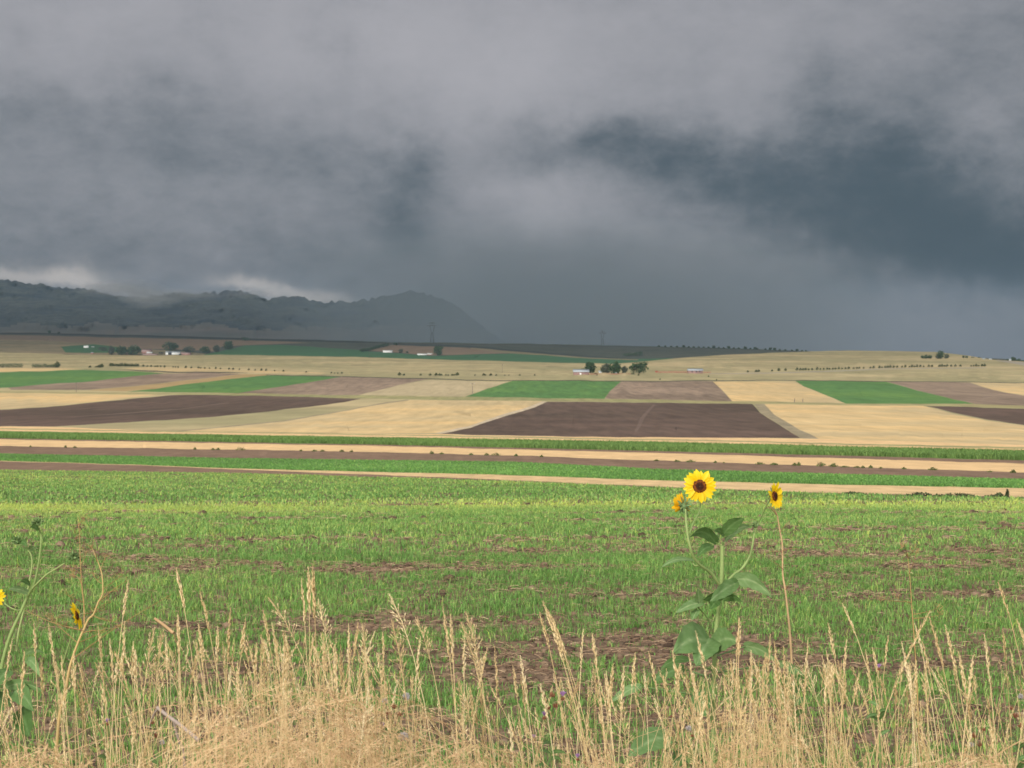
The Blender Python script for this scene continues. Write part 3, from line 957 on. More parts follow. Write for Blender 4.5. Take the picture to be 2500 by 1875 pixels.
M_glass = plain("dark_glass", (52, 60, 70), rough=.3)
M_tin = plain("grey_tin", (176, 184, 190), rough=.5)
M_redwall = plain("weathered_red_boards", (146, 118, 112), var=.2)
M_redwood = plain("red_rail", (160, 112, 92), var=.2)
M_white = plain("white_paint", (236, 238, 238))
M_pink = plain("pinkish_roof", (176, 150, 146))
M_darkdoor = plain("dark_opening", (58, 62, 68))
M_red = plain("rust_red", (170, 96, 78))
M_brick = plain("brown_red_wall", (160, 122, 112))
M_pole = plain("weathered_pole", (120, 110, 100), var=.2)
M_steel = plain("galvanised_steel", (110, 118, 124))

building('barn', 'barn', "long weathered barn with pale grey tin roof and white door left of the farm trees", 1400.6, 1437.6, 916, 907.5, 901.8, M_redwall, M_tin, door=(1415.5, 1419, 5.5), doorcol=M_white)
building('shed', 'barn', "weathered red barn with grey roof at the right end of the red corral fence", 1680.6, 1716, 912, 904.3, 900.3, M_redwall, M_tin, windows=(1690, 1700, 1708))
building('shed', 'shed', "small white shed between the dark tree and the twin farm trees", 1462.5, 1469.8, 912, 907.5, 905.3, M_white, M_tin)
building('shed', 'shed', "tiny white shed tucked under the twin farm trees", 1502.5, 1506, 912, 910, 908.8, M_white, M_white)
building('trailer', 'trailer', "rust red trailer standing at the left end of the corral fence", 1600.5, 1605.5, 909.5, 906.5, 905.8, M_red, M_red, depth=.5)
for (x, y, w, h, lb, kd) in [
    (1441, 911.5, 29, 27, "dark round tree rising behind the long grey roofed barn", 'A'),
    (1479, 912, 26, 24, "greyish tree just right of the small white shed", 'B'),
    (1502, 913, 31, 29, "tall green tree over the tiny white shed in the right farm", 'A'),
    (1525, 912.5, 16, 20, "narrow greyish tree between the two biggest farm trees", 'B'),
    (1561, 912.5, 47, 29, "broadest farm tree with a spreading uneven crown by the corral", 'A')]:
    tree(x, y, w, h, lb, mesa=False, kind=kd, seed=3)
for (x, y, w, h, lb) in [(1424, 902, 11, 5, "low green bush behind the barn roof"), (1455, 912, 12, 5, "low bush between dark tree and white shed"), (1545, 913, 12, 5, "low bush at the foot of the broadest farm tree")]:
    tree(x, y + 2, w, h, lb, name='bush', cat='bush', seed=5)


def fence(px0, px1, py, ph, label, npost, mt, nrail=3):
    a, b = at(px0, py), at(px1, py)
    root = empty('corral_fence', a)
    hh = ph * a.y / F
    g = Geo()
    for i in range(nrail):
        z = hh * (i + .7) / nrail
        g.add([(0, -.06, z - .16), (b.x - a.x, -.06, z - .16), (b.x - a.x, -.06, z + .16), (0, -.06, z + .16), (0, .02, z - .16), (b.x - a.x, .02, z - .16), (b.x - a.x, .02, z + .16), (0, .02, z + .16)],
              [(0, 1, 2, 3), (4, 7, 6, 5), (3, 2, 6, 7), (0, 4, 5, 1)])
    g.build('rail', mt, root, smooth=False)
    post = None
    for i in range(npost):
        if post is None:
            V, Q = box(-.14, .14, .03, .25, -.6, hh * 1.1)
            g = Geo(); g.add(V, Q); post = g.build('post', mt, root, smooth=False)
        else:
            c = post.copy(); COL.objects.link(c); c.parent = root; c.location = ((b.x - a.x) * i / (npost - 1), 0, 0)
    tag(root, label, 'fence')


fence(1606, 1680, 911, 4.6, "red brown board fence running from the trailer to the right barn", 14, M_redwood)
fence(1438, 1540, 914.5, 2.4, "low rusty fence along the foot of the farm trees", 16, M_redwood, 2)
fence(1717, 1735, 911, 3.2, "short stretch of red fence right of the right barn", 5, M_redwood, 2)

# -- middle farmstead on the mesa
building('barn', 'barn', "long white shed on the bare brown slope, upper left of the middle farm", 934.5, 957.5, 860.5, 857.5, 855, M_white, M_white, mesa=True, depth=.4)
building('barn', 'barn', "long low white shed beside the lone dark tree", 1019, 1042, 866.8, 864.6, 863, M_white, M_white, mesa=True, depth=.4)
building('house', 'house', "small white house at the right end of the low white shed", 1043, 1055, 866.6, 864.8, 862, M_brick, M_white, mesa=True, depth=.7)
tree(1069, 868, 23, 24, "lone dense dark tree right of the low white shed", mesa=True, seed=9)
tree(978, 862, 13, 10, "small dark tree between the two white sheds", mesa=True, kind='B', seed=9)
tree(994, 862, 8, 5, "little bush right of the small dark tree on the brown slope", mesa=True, kind='B', seed=9, name='bush', cat='bush')
tree(966, 843, 12, 7, "dark bush at the top end of the dark hedge line on the mesa", mesa=True, seed=4, name='bush', cat='bush')
for i, (x, y) in enumerate([(884, 857), (892, 856), (900, 854.5), (907, 853), (914, 851), (921, 849), (928, 847.5), (935, 846), (943, 844)]):
    tree(x, y + 2, 13, 8, ordinal(i + 1) + " dark tree up the line that climbs the slope left of the white sheds", group='trees in the slope line left of the white sheds', mesa=True, seed=i)

# -- left farmstead
building('barn', 'barn', "white barn with a wide dark doorway under the big round tree", 404, 438.5, 866.3, 860.8, 857.3, M_white, M_tin, mesa=True, depth=.5, door=(410.5, 419, 7), doorcol=M_darkdoor)
building('house', 'house', "low house with a pinkish roof right of the paired dark trees", 346, 368, 862.5, 858, 852.5, M_brick, M_pink, mesa=True)
building('shed', 'shed', "low white roofed shed in front of the pinkish house", 358, 371, 863.5, 861.8, 858.8, M_brick, M_white, mesa=True, depth=.5)
building('shed', 'shed', "long low pinkish shed along the front of the left farm", 348, 383, 867, 865.3, 863.7, M_pink, M_pink, mesa=True, depth=.3)
building('barn', 'barn', "small brick red barn right of the white barn", 441, 464, 867, 863.5, 860, M_brick, M_pink, mesa=True)
building('shed', 'shed', "small pink shed between the paired dark trees of the left farm", 308, 316.5, 866, 862, 860, M_pink, M_pink, mesa=True)
building('shed', 'shed', "round topped white shed standing alone at the far left", 204, 215, 849.5, 846.8, 843.8, M_white, M_white, mesa=True, barrel=True)
building('shed', 'shed', "tiny pale shed just right of the round topped shed", 224, 229, 848, 847, 845.8, M_white, M_white, mesa=True)
building('shed', 'shed', "tiny rusty shed left of the left farm trees", 222, 228, 863.5, 861.5, 860, M_red, M_tin, mesa=True)
for (x, y, w, h, lb, kd) in [
    (272, 866, 18, 20, "narrow dark tree at the left end of the left farm", 'B'), (297, 867, 30, 23, "dark bushy tree left of the small pink shed", 'A'),
    (328, 867, 37, 24, "wide dark tree between pink shed and pinkish house", 'A'), (414.5, 858, 40, 24, "big round dark tree above the white barn", 'A'),
    (461, 861, 30, 17, "greyish tree right of the white barn", 'B'), (500, 862, 30, 16, "dome shaped dark tree right of the left farm", 'A'),
    (528, 860, 18, 18, "grey scrubby tree left of the green field", 'B'), (557, 854, 26, 22, "dark tree at the corner of the green field on the mesa", 'A'),
    (600, 832, 20, 9, "dark tree low on the mesa skyline above the green field", 'A'),
    (121, 813.5, 8, 7, "larger of two lone trees on the left skyline", 'A'), (143, 814.5, 7, 4, "smaller of two lone trees on the left skyline", 'A'),
    (393, 865, 14, 6, "low scrub left of the white barn", 'B'), (440, 867.5, 10, 4, "low dark bush at the right end of the white barn", 'A'),
    (250, 857, 26, 10, "greyish scrub left of the narrow dark tree", 'B')]:
    bu = h < 8 or 'scrub ' in lb
    tree(x, y, w, h, lb, mesa=True, kind=kd, seed=21, name='bush' if bu else 'tree', cat='bush' if bu else 'tree')

# -- trees along the mesa skyline right of the middle
for i, X in enumerate([20, 60, 95, 130, 170, 200, 230, 260, 290, 320, 350, 380, 410, 440, 470, 500, 540, 570, 600, 610, 660, 690, 715, 745, 780, 820, 850, 880, 905]):
    x = 1600 + X / 2.458
    big = X in (170, 350, 440, 540, 600, 690, 715, 850)
    tree(x, curve_y(S2, x) + 1.5, 9 if big else 6, 6.5 if big else 4, ordinal(i + 1) + " dark tree from the left on the mesa skyline behind the tan hill", group='trees on the mesa skyline', mesa=True, seed=i)
tree(1535, 870, 36, 9, "dark thicket on the sage slope above the right farm, left half", mesa=True, seed=2, name='thicket', cat='thicket', low=.02)
tree(1558, 869, 24, 10, "dark thicket on the sage slope above the right farm, right half", mesa=True, seed=8, name='thicket', cat='thicket', low=.02)

# -- hill top at the right
tree(2252, 875.5, 9, 8, "leftmost bush of three on the top of the tan hill", seed=1, name='bush', cat='bush', low=.02)
tree(2261, 875.5, 11, 9.5, "middle bush of three on the top of the tan hill", seed=2, name='bush', cat='bush', low=.02)
tree(2270.5, 875.5, 11, 9, "rightmost bush of three on the top of the tan hill", seed=3, name='bush', cat='bush', low=.02)
tree(2296, 875.5, 19, 20, "tallest tree on the tan hill, pointed green crown", seed=4, low=.02)
tree(2289, 875.5, 12, 9, "bush at the left foot of the tallest hill tree", kind='B', seed=7, name='bush', cat='bush', low=.02)
tree(2311, 875.5, 13, 12, "greyish tree right beside the tallest hill tree", kind='B', seed=5, low=.02)
M_orig = None
DH = 2420.
building('house', 'house', "small pale grey house on the far right horizon, left of the bright white one", 2399.5, 2404.5, 880, 877, 874.3, M_tin, M_tin, D=DH)
building('house', 'house', "bright white house on the far right horizon", 2415.5, 2420.5, 881, 878, 875.8, M_white, M_white, D=DH)
building('house', 'house', "small white house among dark trees at the right edge", 2464.5, 2468.5, 882, 878.5, 876.3, M_white, M_tin, D=DH)
for i, (x, yb, w, h) in enumerate([(2352, 873, 6, 6), (2360, 874, 8, 6), (2374, 876, 9, 6), (2390, 878, 9, 8), (2410, 880, 9, 6), (2428, 881, 14, 5), (2445, 882, 14, 5), (2460, 882, 10, 7), (2474, 882, 14, 12), (2486, 883, 14, 8), (2498, 884, 12, 6)]):
    tree(x, yb + 1, w, h, ordinal(i + 1) + " dark tree from the left by the little houses on the far right horizon", group='trees by the far right houses', D=2500, seed=40 + i, low=.02)

# -- bushes in rows (own object each)
BUSH = []


def bush_proto(i):
    root = empty('bush')
    g = Geo(); v, f, a = leafcloud(230, [(0, 0, .42, .42, .36, .38), (.22, 0, .34, .3, .28, .3), (-.24, 0, .3, .28, .28, .28), (.05, .1, .62, .24, .22, .26)], .17, 300 + i)
    v[:, 2] = np.maximum(v[:, 2], -.05)
    g.add(v, f, a); g.build('foliage', M_bush, root, smooth=False)
    P = [[(0, 0, -.3), (0, 0, .15), (math.cos(k * 1.4) * .15, math.sin(k * 1.4) * .15, .35), (math.cos(k * 1.4) * .3, math.sin(k * 1.4) * .25, .6)] for k in range(5)]
    g = Geo(); g.add(*tubes(np.array(P), np.full((5, 4), .018), 4)); g.build('stem', M_bark, root)
    return root


PROT = [bush_proto(i) for i in range(4)]
USED = [False] * 4


def put_bush(px, py, w, h, label, group, mesa=False, mt=None):
    p = at(px, py, mesa); m = p.y / F
    i = random.randrange(4)
    if not USED[i]:
        r = PROT[i]; USED[i] = True
    else:
        r = PROT[i].copy(); COL.objects.link(r)
        for ch in PROT[i].children:
            c = ch.copy(); COL.objects.link(c); c.parent = r
    r.location = p; r.rotation_euler = (0, 0, random.uniform(-.5, .5)); r.scale = (w * m * 1.3, w * m * 1.2, h * m * 1.45)
    tag(r, label, 'bush', group)
    return r


r1 = [700, 712, 720, 735, 745, 755, 765, 775, 790, 800, 812, 825, 838, 850, 862, 875, 910, 935, 960, 985, 1000, 1020, 1045, 1100, 1115, 1130, 1180, 1215, 1260, 1275, 1300, 1330, 1370, 1400, 1455, 1480, 1520, 1580, 1620, 1660, 1690, 1745, 1800, 1945, 2105, 2125, 2145, 2170]
for i_, X in enumerate(r1):
    y = np.interp(X, [700, 880, 1260, 1700, 2170], [662, 664, 676, 692, 710])
    s = 6.5 if X < 880 else random.uniform(3.2, 5.2)
    put_bush(X / 2.602, 640 + y / 2.602, s, s * random.uniform(.8, 1.1), ordinal(i_ + 1) + " small bush from the left in the long pasture row at left", 'bushes in the left pasture row')
for i_, (X, s) in enumerate([(455, 8), (483, 5.5), (590, 5), (650, 6), (688, 7), (710, 6), (722, 5), (750, 4.5), (765, 4), (790, 5), (803, 4.5), (822, 8), (935, 3.5), (990, 6), (1002, 4), (1035, 6), (1070, 4), (1125, 3), (1150, 3), (1220, 4), (1315, 4)]):
    put_bush(800 + X / 2.602, 780 + 358 / 2.602, s, s * .9, ordinal(i_ + 1) + " small bush from the left in the row above the middle parcels", 'bushes above the middle parcels')
for i_, X in enumerate([555, 605, 620, 700, 740, 780, 850, 870, 885, 900, 920, 940, 970, 990, 1010, 1030, 1045, 1065, 1080, 1100, 1120, 1140, 1160, 1190, 1210, 1225, 1250, 1290, 1310, 1345, 1360, 1380, 1395, 1410, 1430, 1450, 1480, 1500, 1525, 1540, 1555, 1570, 1590, 1610, 1640, 1660, 1705, 1720, 1735, 1750, 1775, 1800, 1830, 1895, 1910, 1925, 1940, 1960, 1975]):
    y = np.interp(X, [555, 780, 850, 1200, 1500, 1750, 1975], [318, 309, 307, 297, 288, 284, 283])
    s = random.uniform(4, 6.5) if X > 600 else 5
    put_bush(1600 + X / 2.458, 780 + y / 2.458, s, s * random.uniform(.8, 1.05), ordinal(i_ + 1) + " round bush from the left along the track below the tan hill", 'bushes along the hill track')
for X, Y, s, lb in [(1345, 395, 4, 'single scrubby bush below the corral fence'), (2035, 352, 4, 'single scrubby bush right of the right barn'), (2150, 398, 3, 'tiny scrubby bush at the parcel edge right of the right barn'), (1040, 333, 4.5, 'small bush in front of the broadest farm tree'), (450, 333, 3.5, 'tiny bush in front of the small white shed')]:
    put_bush(1380 + X / 5.821, 860 + Y / 5.821, s, s * .8, lb, 'stray bushes near the right farm')
for i_, (X, w, h) in enumerate([(970, 6, 4.5), (1045, 9, 4), (1075, 12, 6.5), (1100, 8, 8)]):
    put_bush(X / 4.424, 860 + 167 / 4.424, w, h, ordinal(i_ + 1) + " green bush from the left between the dark hedge and the bush row", 'bushes between the hedge and the row')


def hedge(x0, x1, yb, h, label, seed):
    a = at((x0 + x1) / 2, yb); m = a.y / F
    root = empty('hedge', a)
    r = random.Random(seed); lob = []
    n = int((x1 - x0) / 4)
    for i in range(n):
        lob.append((((x0 + (i + .5) * (x1 - x0) / n) - (x0 + x1) / 2) * m, r.uniform(-.5, .5), h * m * .42, 4.2 * m, 2.5, h * m * r.uniform(.42, .60)))
    g = Geo(); v, f, q = leafcloud(90 * n, lob, .7, seed); v[:, 2] = np.maximum(v[:, 2], -.1); g.add(v, f, q)
    g.build('foliage', M_leafA, root, smooth=False)
    P = [[(l[0], 0, -.4), (l[0] + .2, 0, l[5])] for l in lob]
    g = Geo(); g.add(*tubes(np.array(P), np.full((len(P), 2), .12), 4)); g.build('stem', M_bark, root)
    tag(root, label, 'hedge')


hedge(-70, 55, 897.5, 12, "dense dark hedge cut off by the left edge of the picture", 1)
hedge(78, 143, 897.5, 9.5, "dark hedge just right of the one at the left edge", 2)
put_bush(139, 897.5, 13, 12, "taller bush at the right end of the second dark hedge", None)

# -- poles and pylons
def pole(px, py, h, label, D=None, group=None, arm=True):
    p = at(px, py) if D is None else Vector(unproj(px, py, D).tolist())
    m = p.y / F; H = h * m
    root = empty('utility_pole', p)
    g = Geo(); g.add(*tubes(np.array([[(0, 0, -.8), (0, 0, H * .5), (0.02, 0, H)]]), np.array([[.16, .14, .11]]), 6)); g.build('pole', M_pole, root)
    if arm:
        V, Q = box(-1.1, 1.1, -.2, -.08, H * .92, H * .92 + .14)
        g = Geo(); g.add(V, Q); g.build('crossarm', M_pole, root, smooth=False)
        for s_ in (-1, 1):
            V, Q = box(s_ * .95 - .05, s_ * .95 + .05, -.17, -.1, H * .92 + .145, H * .92 + .34)
            g = Geo(); g.add(V, Q); g.build('insulator', M_white, root, smooth=False)
    tag(root, label, 'utility pole', group)


pole(1153.5, 961, 26, "weathered pole standing in the pale stubble parcel left of the green one")
pole(186, 957, 23, "weathered pole at the lower edge of the left fallow parcel")
pole(1226.6, 911, 24, "weathered pole in the pasture left of the right farm")
pole(902, 874, 20, "weathered pole at the pasture edge left of the white sheds", D=3150)
pole(1940, 982, 10, "short post at the edge of the middle right stubble parcel, left one", arm=False)
pole(1960, 982, 9, "short post at the edge of the middle right stubble parcel, right one", arm=False)


def pylon(px, py, h, label, D=5600.):
    p = Vector(unproj(px, py, D).tolist()); H = h * D / F
    root = empty('pylon', p)
    b = H * .10; wst = H * .035
    for sx in (-1, 1):
        for sy in (-1, 1):
            g = Geo(); g.add(*tubes(np.array([[(sx * b, sy * b, -5), (sx * wst, sy * wst, H * .55), (sx * b * 1.1, sy * wst, H * .86)]]), np.full((1, 3), .38), 4)); g.build('leg', M_steel, root)
    P = []
    for k in range(6):
        z0 = H * .09 * k; z1 = H * .09 * (k + 1); w0 = b + (wst - b) * z0 / (H * .55); w1 = b + (wst - b) * z1 / (H * .55)
        P += [[(-w0, -w0, z0), (w1, -w1, z1)], [(w0, -w0, z0), (-w1, -w1, z1)]]
    g = Geo(); g.add(*tubes(np.array(P), np.full((len(P), 2), .22), 4)); g.build('bracing', M_steel, root)
    for z, w in ((.86, .26), (.98, .16)):
        g = Geo(); g.add(*tubes(np.array([[(-H * w, 0, H * z), (0, 0, H * (z + .02)), (H * w, 0, H * z)]]), np.array([[.25, .5, .25]]), 4)); g.build('crossarm', M_steel, root)
    g = Geo(); g.add(*tubes(np.array([[(0, 0, H * .84), (0, 0, H)]]), np.full((1, 2), .35), 4)); g.build('peak', M_steel, root)
    tag(root, label, 'pylon')


pylon(1471, 846, 38, "faint lattice pylon against the rain left of centre right")
pylon(1055, 840, 52, "faint tall lattice pylon against the dark ridge near the middle")
pylon(622, 830, 40, "faint lattice pylon in front of the ridge foot, middle left")
pylon(285, 820, 44, "faint lattice pylon in front of the ridge at the far left")

# ================================================================== crops as stuff
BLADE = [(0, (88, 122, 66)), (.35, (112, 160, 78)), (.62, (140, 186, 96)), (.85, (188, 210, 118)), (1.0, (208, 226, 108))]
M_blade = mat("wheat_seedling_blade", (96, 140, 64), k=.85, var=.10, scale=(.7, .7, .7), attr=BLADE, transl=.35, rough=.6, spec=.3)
M_corn = mat("tall_crop_leaf", (86, 130, 66), k=.85, var=.1, scale=(.1, .1, .1), attr=[(0, (84, 110, 60)), (.5, (110, 140, 76)), (1, (138, 164, 92))], transl=.3)
M_straw = mat("straw_litter", (188, 160, 124), k=.75, var=.2, scale=(9, 9, 9), attr=[(0, (112, 86, 70)), (.5, (164, 134, 106)), (1, (216, 190, 152))])
M_clod = mat("soil_clod", (104, 88, 72), k=.8, var=.25, scale=(20, 20, 20), bump=.6, bscale=60, attr=[(0, (78, 62, 50)), (.6, (118, 96, 78)), (1, (148, 124, 102))])


def bare(x, y):
    """0 where the seedlings stand thick, 1 on open soil"""
    px = x / y * F + CX
    n = fbm(x / 2.6, y / 1.0, 101, 4, .55)
    n2 = fbm(x / .8, y / .45, 102, 3)
    wob = (fbm(x / 3.0, y * 0, 103, 3) - .5) * 1.3
    b = np.clip((n - .54) * 4.5, 0, .7)

    def bandf(yc, wd, amp, x0=-9e9, x1=9e9, soft=250.):
        gate = 1 / (1 + np.exp(-(px - x0) / soft * 4)) * 1 / (1 + np.exp((px - x1) / soft * 4))
        return amp * gate * np.exp(-((y + wob * wd * 1.0 - yc) / wd) ** 2)
    b = b + bandf(21.6, .75, 1.0, -500, 1250) + bandf(21.9, 1.1, 1.1, 2120, 3800) + bandf(19.4, .7, .7, 1000, 3900) + bandf(24.5, 1.2, .5, 1600, 3800)
    b = b + bandf(15.3, .8, .85, 1050, 5000, 120) + bandf(14.6, .6, .8, -900, 1500) + bandf(17.3, .5, .65, -900, 1900) + bandf(16.2, .5, .6, 500, 2600)
    b = b + bandf(30., .9, .8, 1850, 3500) + bandf(35, 1.0, .45, -500, 1000) + bandf(39., 1.0, .7, 1900, 3500, 150) + bandf(12.6, .8, .6, -500, 3000) + bandf(27., 1.0, .35)
    b = b * np.clip((n2 - .26) * 2.6, .08, 1.25)
    return np.clip(b, 0, 1)


def gz(x, y):
    return zmain(x, y)


def blade_field(n, y0, y1, length, width, seed, per=5, kx=.40, spread=.05, dens_pow=1.0):
    r = np.random.default_rng(seed)
    y = np.sqrt(r.uniform(y0 ** 2, y1 ** 2, n)); x = r.uniform(-kx, kx, n) * y
    # drilled rows run roughly across the picture
    y = y + .06 * np.sin(y * 2 * math.pi / .38) * (y < 30)
    keep = r.uniform(0, 1, n) > bare(x, y) * .86
    # far limit of the field
    px = x / y * F + CX
    lim = Dmain(np.interp(px, [p[0] for p in line(FB)], [p[1] for p in line(FB)]) + 1.0)
    keep &= y < lim
    x, y = x[keep], y[keep]
    n = len(x)
    vig = np.clip(1.1 - bare(x, y) * .7, .45, 1.1) * (.8 + .4 * fbm(x / 1.3, y / 1.3, 105, 3))
    x = np.repeat(x, per) + r.normal(0, spread, n * per); y = np.repeat(y, per) + r.normal(0, spread, n * per)
    vig = np.repeat(vig, per); N_ = n * per
    L_ = length * vig * r.uniform(.55, 1.3, N_)
    a = r.uniform(0, 2 * math.pi, N_)
    lean = r.uniform(.2, 1.3, N_)
    d = np.stack([np.cos(a), np.sin(a), a * 0], -1)
    P0 = np.stack([x, y, gz(x, y) - .01], -1)
    up = np.array([0, 0, 1.])
    P1 = P0 + (d * (lean * .35)[:, None] + up) * (L_ * .55)[:, None]
    P2 = P1 + (d * (lean * 1.1)[:, None] + up * (1 - lean * .7)[:, None]) * (L_ * .5)[:, None]
    P = np.stack([P0, P1, P2], 1)
    tw = r.uniform(-1, 1, N_)
    S = norm(np.stack([-d[:, 1] + tw * d[:, 0], d[:, 0] + tw * d[:, 1], 0 * a], -1))
    # more of the width faces the viewer from any side on average
    w = width * r.uniform(.6, 1.3, N_)
    W = np.stack([w * .5, w * .42, w * .05], -1)
    V, Fc = ribbons(P, S, W)
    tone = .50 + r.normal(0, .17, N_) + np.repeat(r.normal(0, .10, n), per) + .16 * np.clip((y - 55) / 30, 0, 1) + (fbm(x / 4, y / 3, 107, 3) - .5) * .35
    sun_band = np.exp(-((y + (fbm(x / 6, y * 0, 108, 2) - .5) * 8 - 46 - x * .22) / 5.5) ** 2) * .38 + np.exp(-((y - 33) / 4) ** 2) * .10  # sunlit yellow-green band across the field, painted into the blade tone
    tone = np.clip(tone + sun_band * (.7 + .6 * vnoise(x / 3, y / 5, 109)), 0, 1)
    return V, Fc, np.repeat(tone, 6)


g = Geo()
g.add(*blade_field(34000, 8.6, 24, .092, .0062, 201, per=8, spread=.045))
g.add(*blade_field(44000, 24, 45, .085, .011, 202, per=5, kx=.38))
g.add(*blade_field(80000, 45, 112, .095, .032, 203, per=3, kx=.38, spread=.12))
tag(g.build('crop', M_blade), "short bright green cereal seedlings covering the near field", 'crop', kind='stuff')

# straw and clods lying on the open soil
def litter(n, y0, y1, seed, lmin, lmax, w, base=.16):
    r = np.random.default_rng(seed)
    y = np.sqrt(r.uniform(y0 ** 2, y1 ** 2, n)); x = r.uniform(-.38, .38, n) * y
    k = r.uniform(0, 1, n) < base + 1.1 * bare(x, y); x, y = x[k], y[k]; n = len(x)
    a = r.normal(0, .55, n) + (r.uniform(0, 1, n) < .25) * r.uniform(-1.5, 1.5, n)
    L_ = r.uniform(lmin, lmax, n)
    d = np.stack([np.cos(a), np.sin(a), r.normal(0, .12, n)], -1)
    c = np.stack([x, y, gz(x, y) + r.uniform(.012, .05, n)], -1)
    P = np.stack([c - d * L_[:, None] / 2, c + np.array([0, 0, .008]), c + d * L_[:, None] / 2], 1)
    V, Fc = tubes(P, np.full((n, 3), w) * r.uniform(.6, 1.3, n)[:, None], 3)
    return V, Fc, np.repeat(np.clip(r.normal(.5, .25, n), 0, 1), 9)


g = Geo(); g.add(*litter(30000, 8.6, 26, 211, .03, .13, .0024)); g.add(*litter(20000, 26, 50, 212, .05, .2, .0045, .05))
tag(g.build('straw', M_straw), "dry straw bits scattered over the open soil", 'straw', kind='stuff')


def clods(n, y0, y1, seed, s0, s1):
    r = np.random.default_rng(seed)
    y = np.sqrt(r.uniform(y0 ** 2, y1 ** 2, n)); x = r.uniform(-.38, .38, n) * y
    k = r.uniform(0, 1, n) < .05 + 1.0 * bare(x, y) ** 1.3; x, y = x[k], y[k]; n = len(x)
    s = r.uniform(s0, s1, n) * r.uniform(.5, 1, n)
    c = np.stack([x, y, gz(x, y) + s * .1], -1)
    # small rough lumps: jittered icosahedra
    t = (1 + 5 ** .5) / 2
    ico = norm(np.array([(-1, t, 0), (1, t, 0), (-1, -t, 0), (1, -t, 0), (0, -1, t), (0, 1, t), (0, -1, -t), (0, 1, -t), (t, 0, -1), (t, 0, 1), (-t, 0, -1), (-t, 0, 1)], float))
    f = np.array([(0, 11, 5), (0, 5, 1), (0, 1, 7), (0, 7, 10), (0, 10, 11), (1, 5, 9), (5, 11, 4), (11, 10, 2), (10, 7, 6), (7, 1, 8), (3, 9, 4), (3, 4, 2), (3, 2, 6), (3, 6, 8), (3, 8, 9), (4, 9, 5), (2, 4, 11), (6, 2, 10), (8, 6, 7), (9, 8, 1)])
    V = c[:, None, :] + ico[None] * s[:, None, None] * r.uniform(.6, 1.3, (n, 12, 1)) * np.stack([r.uniform(.8, 1.4, n), r.uniform(.8, 1.3, n), r.uniform(.6, 1.0, n)], -1)[:, None, :]
    Fc = (np.arange(n)[:, None, None] * 12 + f[None]).reshape(-1, 3)
    return V.reshape(-1, 3), Fc, np.repeat(r.uniform(0, 1, n), 12)


g = Geo(); g.add(*clods(22000, 8.6, 25, 221, .015, .06)); g.add(*clods(12000, 25, 48, 222, .03, .09))
tag(g.build('soil_clods', M_clod, smooth=False), "brown soil clods in the bare streaks of the near field", 'soil', kind='stuff')


def strip_blades(top, bot, n, h, w, seed, off_top=0.0, mean=.5):
    r = np.random.default_rng(seed)
    px = r.uniform(-700, 3200, n)
    t_ = np.interp(px, [p[0] for p in line(top)], [p[1] for p in line(top)]) + off_top
    b_ = np.interp(px, [p[0] for p in line(bot)], [p[1] for p in line(bot)])
    # uniform in ground distance
    D0, D1 = Dmain(b_), Dmain(t_)
    y = D0 + (D1 - D0) * r.uniform(0, 1, n) ** 1.3
    x = (px - CX) / F * y
    z = gz(x, y)
    a = r.uniform(0, 6.28, n); d = np.stack([np.cos(a), np.sin(a), a * 0], -1)
    L_ = h * r.uniform(.65, 1.2, n) * (.85 + .3 * fbm(x / 6, y / 12, seed, 3))
    P0 = np.stack([x, y, z - .02], -1)
    P1 = P0 + np.array([0, 0, 1]) * (L_ * .6)[:, None] + d * (L_ * .1)[:, None]
    P2 = P1 + np.array([0, 0, 1]) * (L_ * .35)[:, None] + d * (L_ * .35)[:, None]
    S = norm(np.stack([np.ones(n), r.uniform(-.8, .8, n), a * 0], -1))
    W = np.stack([np.full(n, w * .5), np.full(n, w * .8), np.full(n, w * .1)], -1) * r.uniform(.6, 1.4, n)[:, None]
    V, Fc = ribbons(np.stack([P0, P1, P2], 1), S, W)
    return V, Fc, np.repeat(np.clip(r.normal(mean, .18, n) + (fbm(x / 9, y / 20, seed + 5, 3) - .5) * .4, 0, 1), 6)


g = Geo(); g.add(*strip_blades([(p[0], p[1] + 6) for p in G1t], G1b, 90000, .50, .06, 231))
tag(g.build('tall_crop', M_corn), "long narrow strip of tall green crop between the stubble strips", 'crop', kind='stuff')
g = Geo(); g.add(*strip_blades([(p[0], p[1] + 1) for p in G2t], [(p[0], p[1] - .3) for p in G2b], 90000, .12, .03, 232, mean=.28))
tag(g.build('low_crop', M_blade), "narrow strip of low green seedlings behind the near field", 'crop', kind='stuff')

# weeds along the edge of the fallow strip (one object each)
def weed(px, py, w, h, label, group, seed, mt=None):
    p = at(px, py); m = p.y / F; W, H = w * m, h * m
    root = empty('weed', p)
    r = np.random.default_rng(seed)
    lob = [(0, 0, H * .4, W * .3, W * .25, H * .4), (W * .24, 0, H * .3, W * .24, W * .2, H * .3), (-W * .25, 0, H * .28, W * .22, W * .2, H * .28), (r.uniform(-.1, .1) * W, 0, H * .75, W * .16, W * .14, H * .25)]
    g = Geo(); v, f, a = leafcloud(150, lob, max(.09, H * .22), seed); v[:, 2] = np.maximum(v[:, 2], 0); g.add(v, f, a)
    g.build('foliage', mt or M_weed, root, smooth=False)
    P = [[(0, 0, -.05), (r.uniform(-.3, .3) * W, r.uniform(-.2, .2) * W, H * r.uniform(.5, 1))] for k in range(5)]
    g = Geo(); g.add(*tubes(np.array(P), np.full((5, 2), .012), 4)); g.build('stem', M_bark, root)
    tag(root, label, 'weed', group)


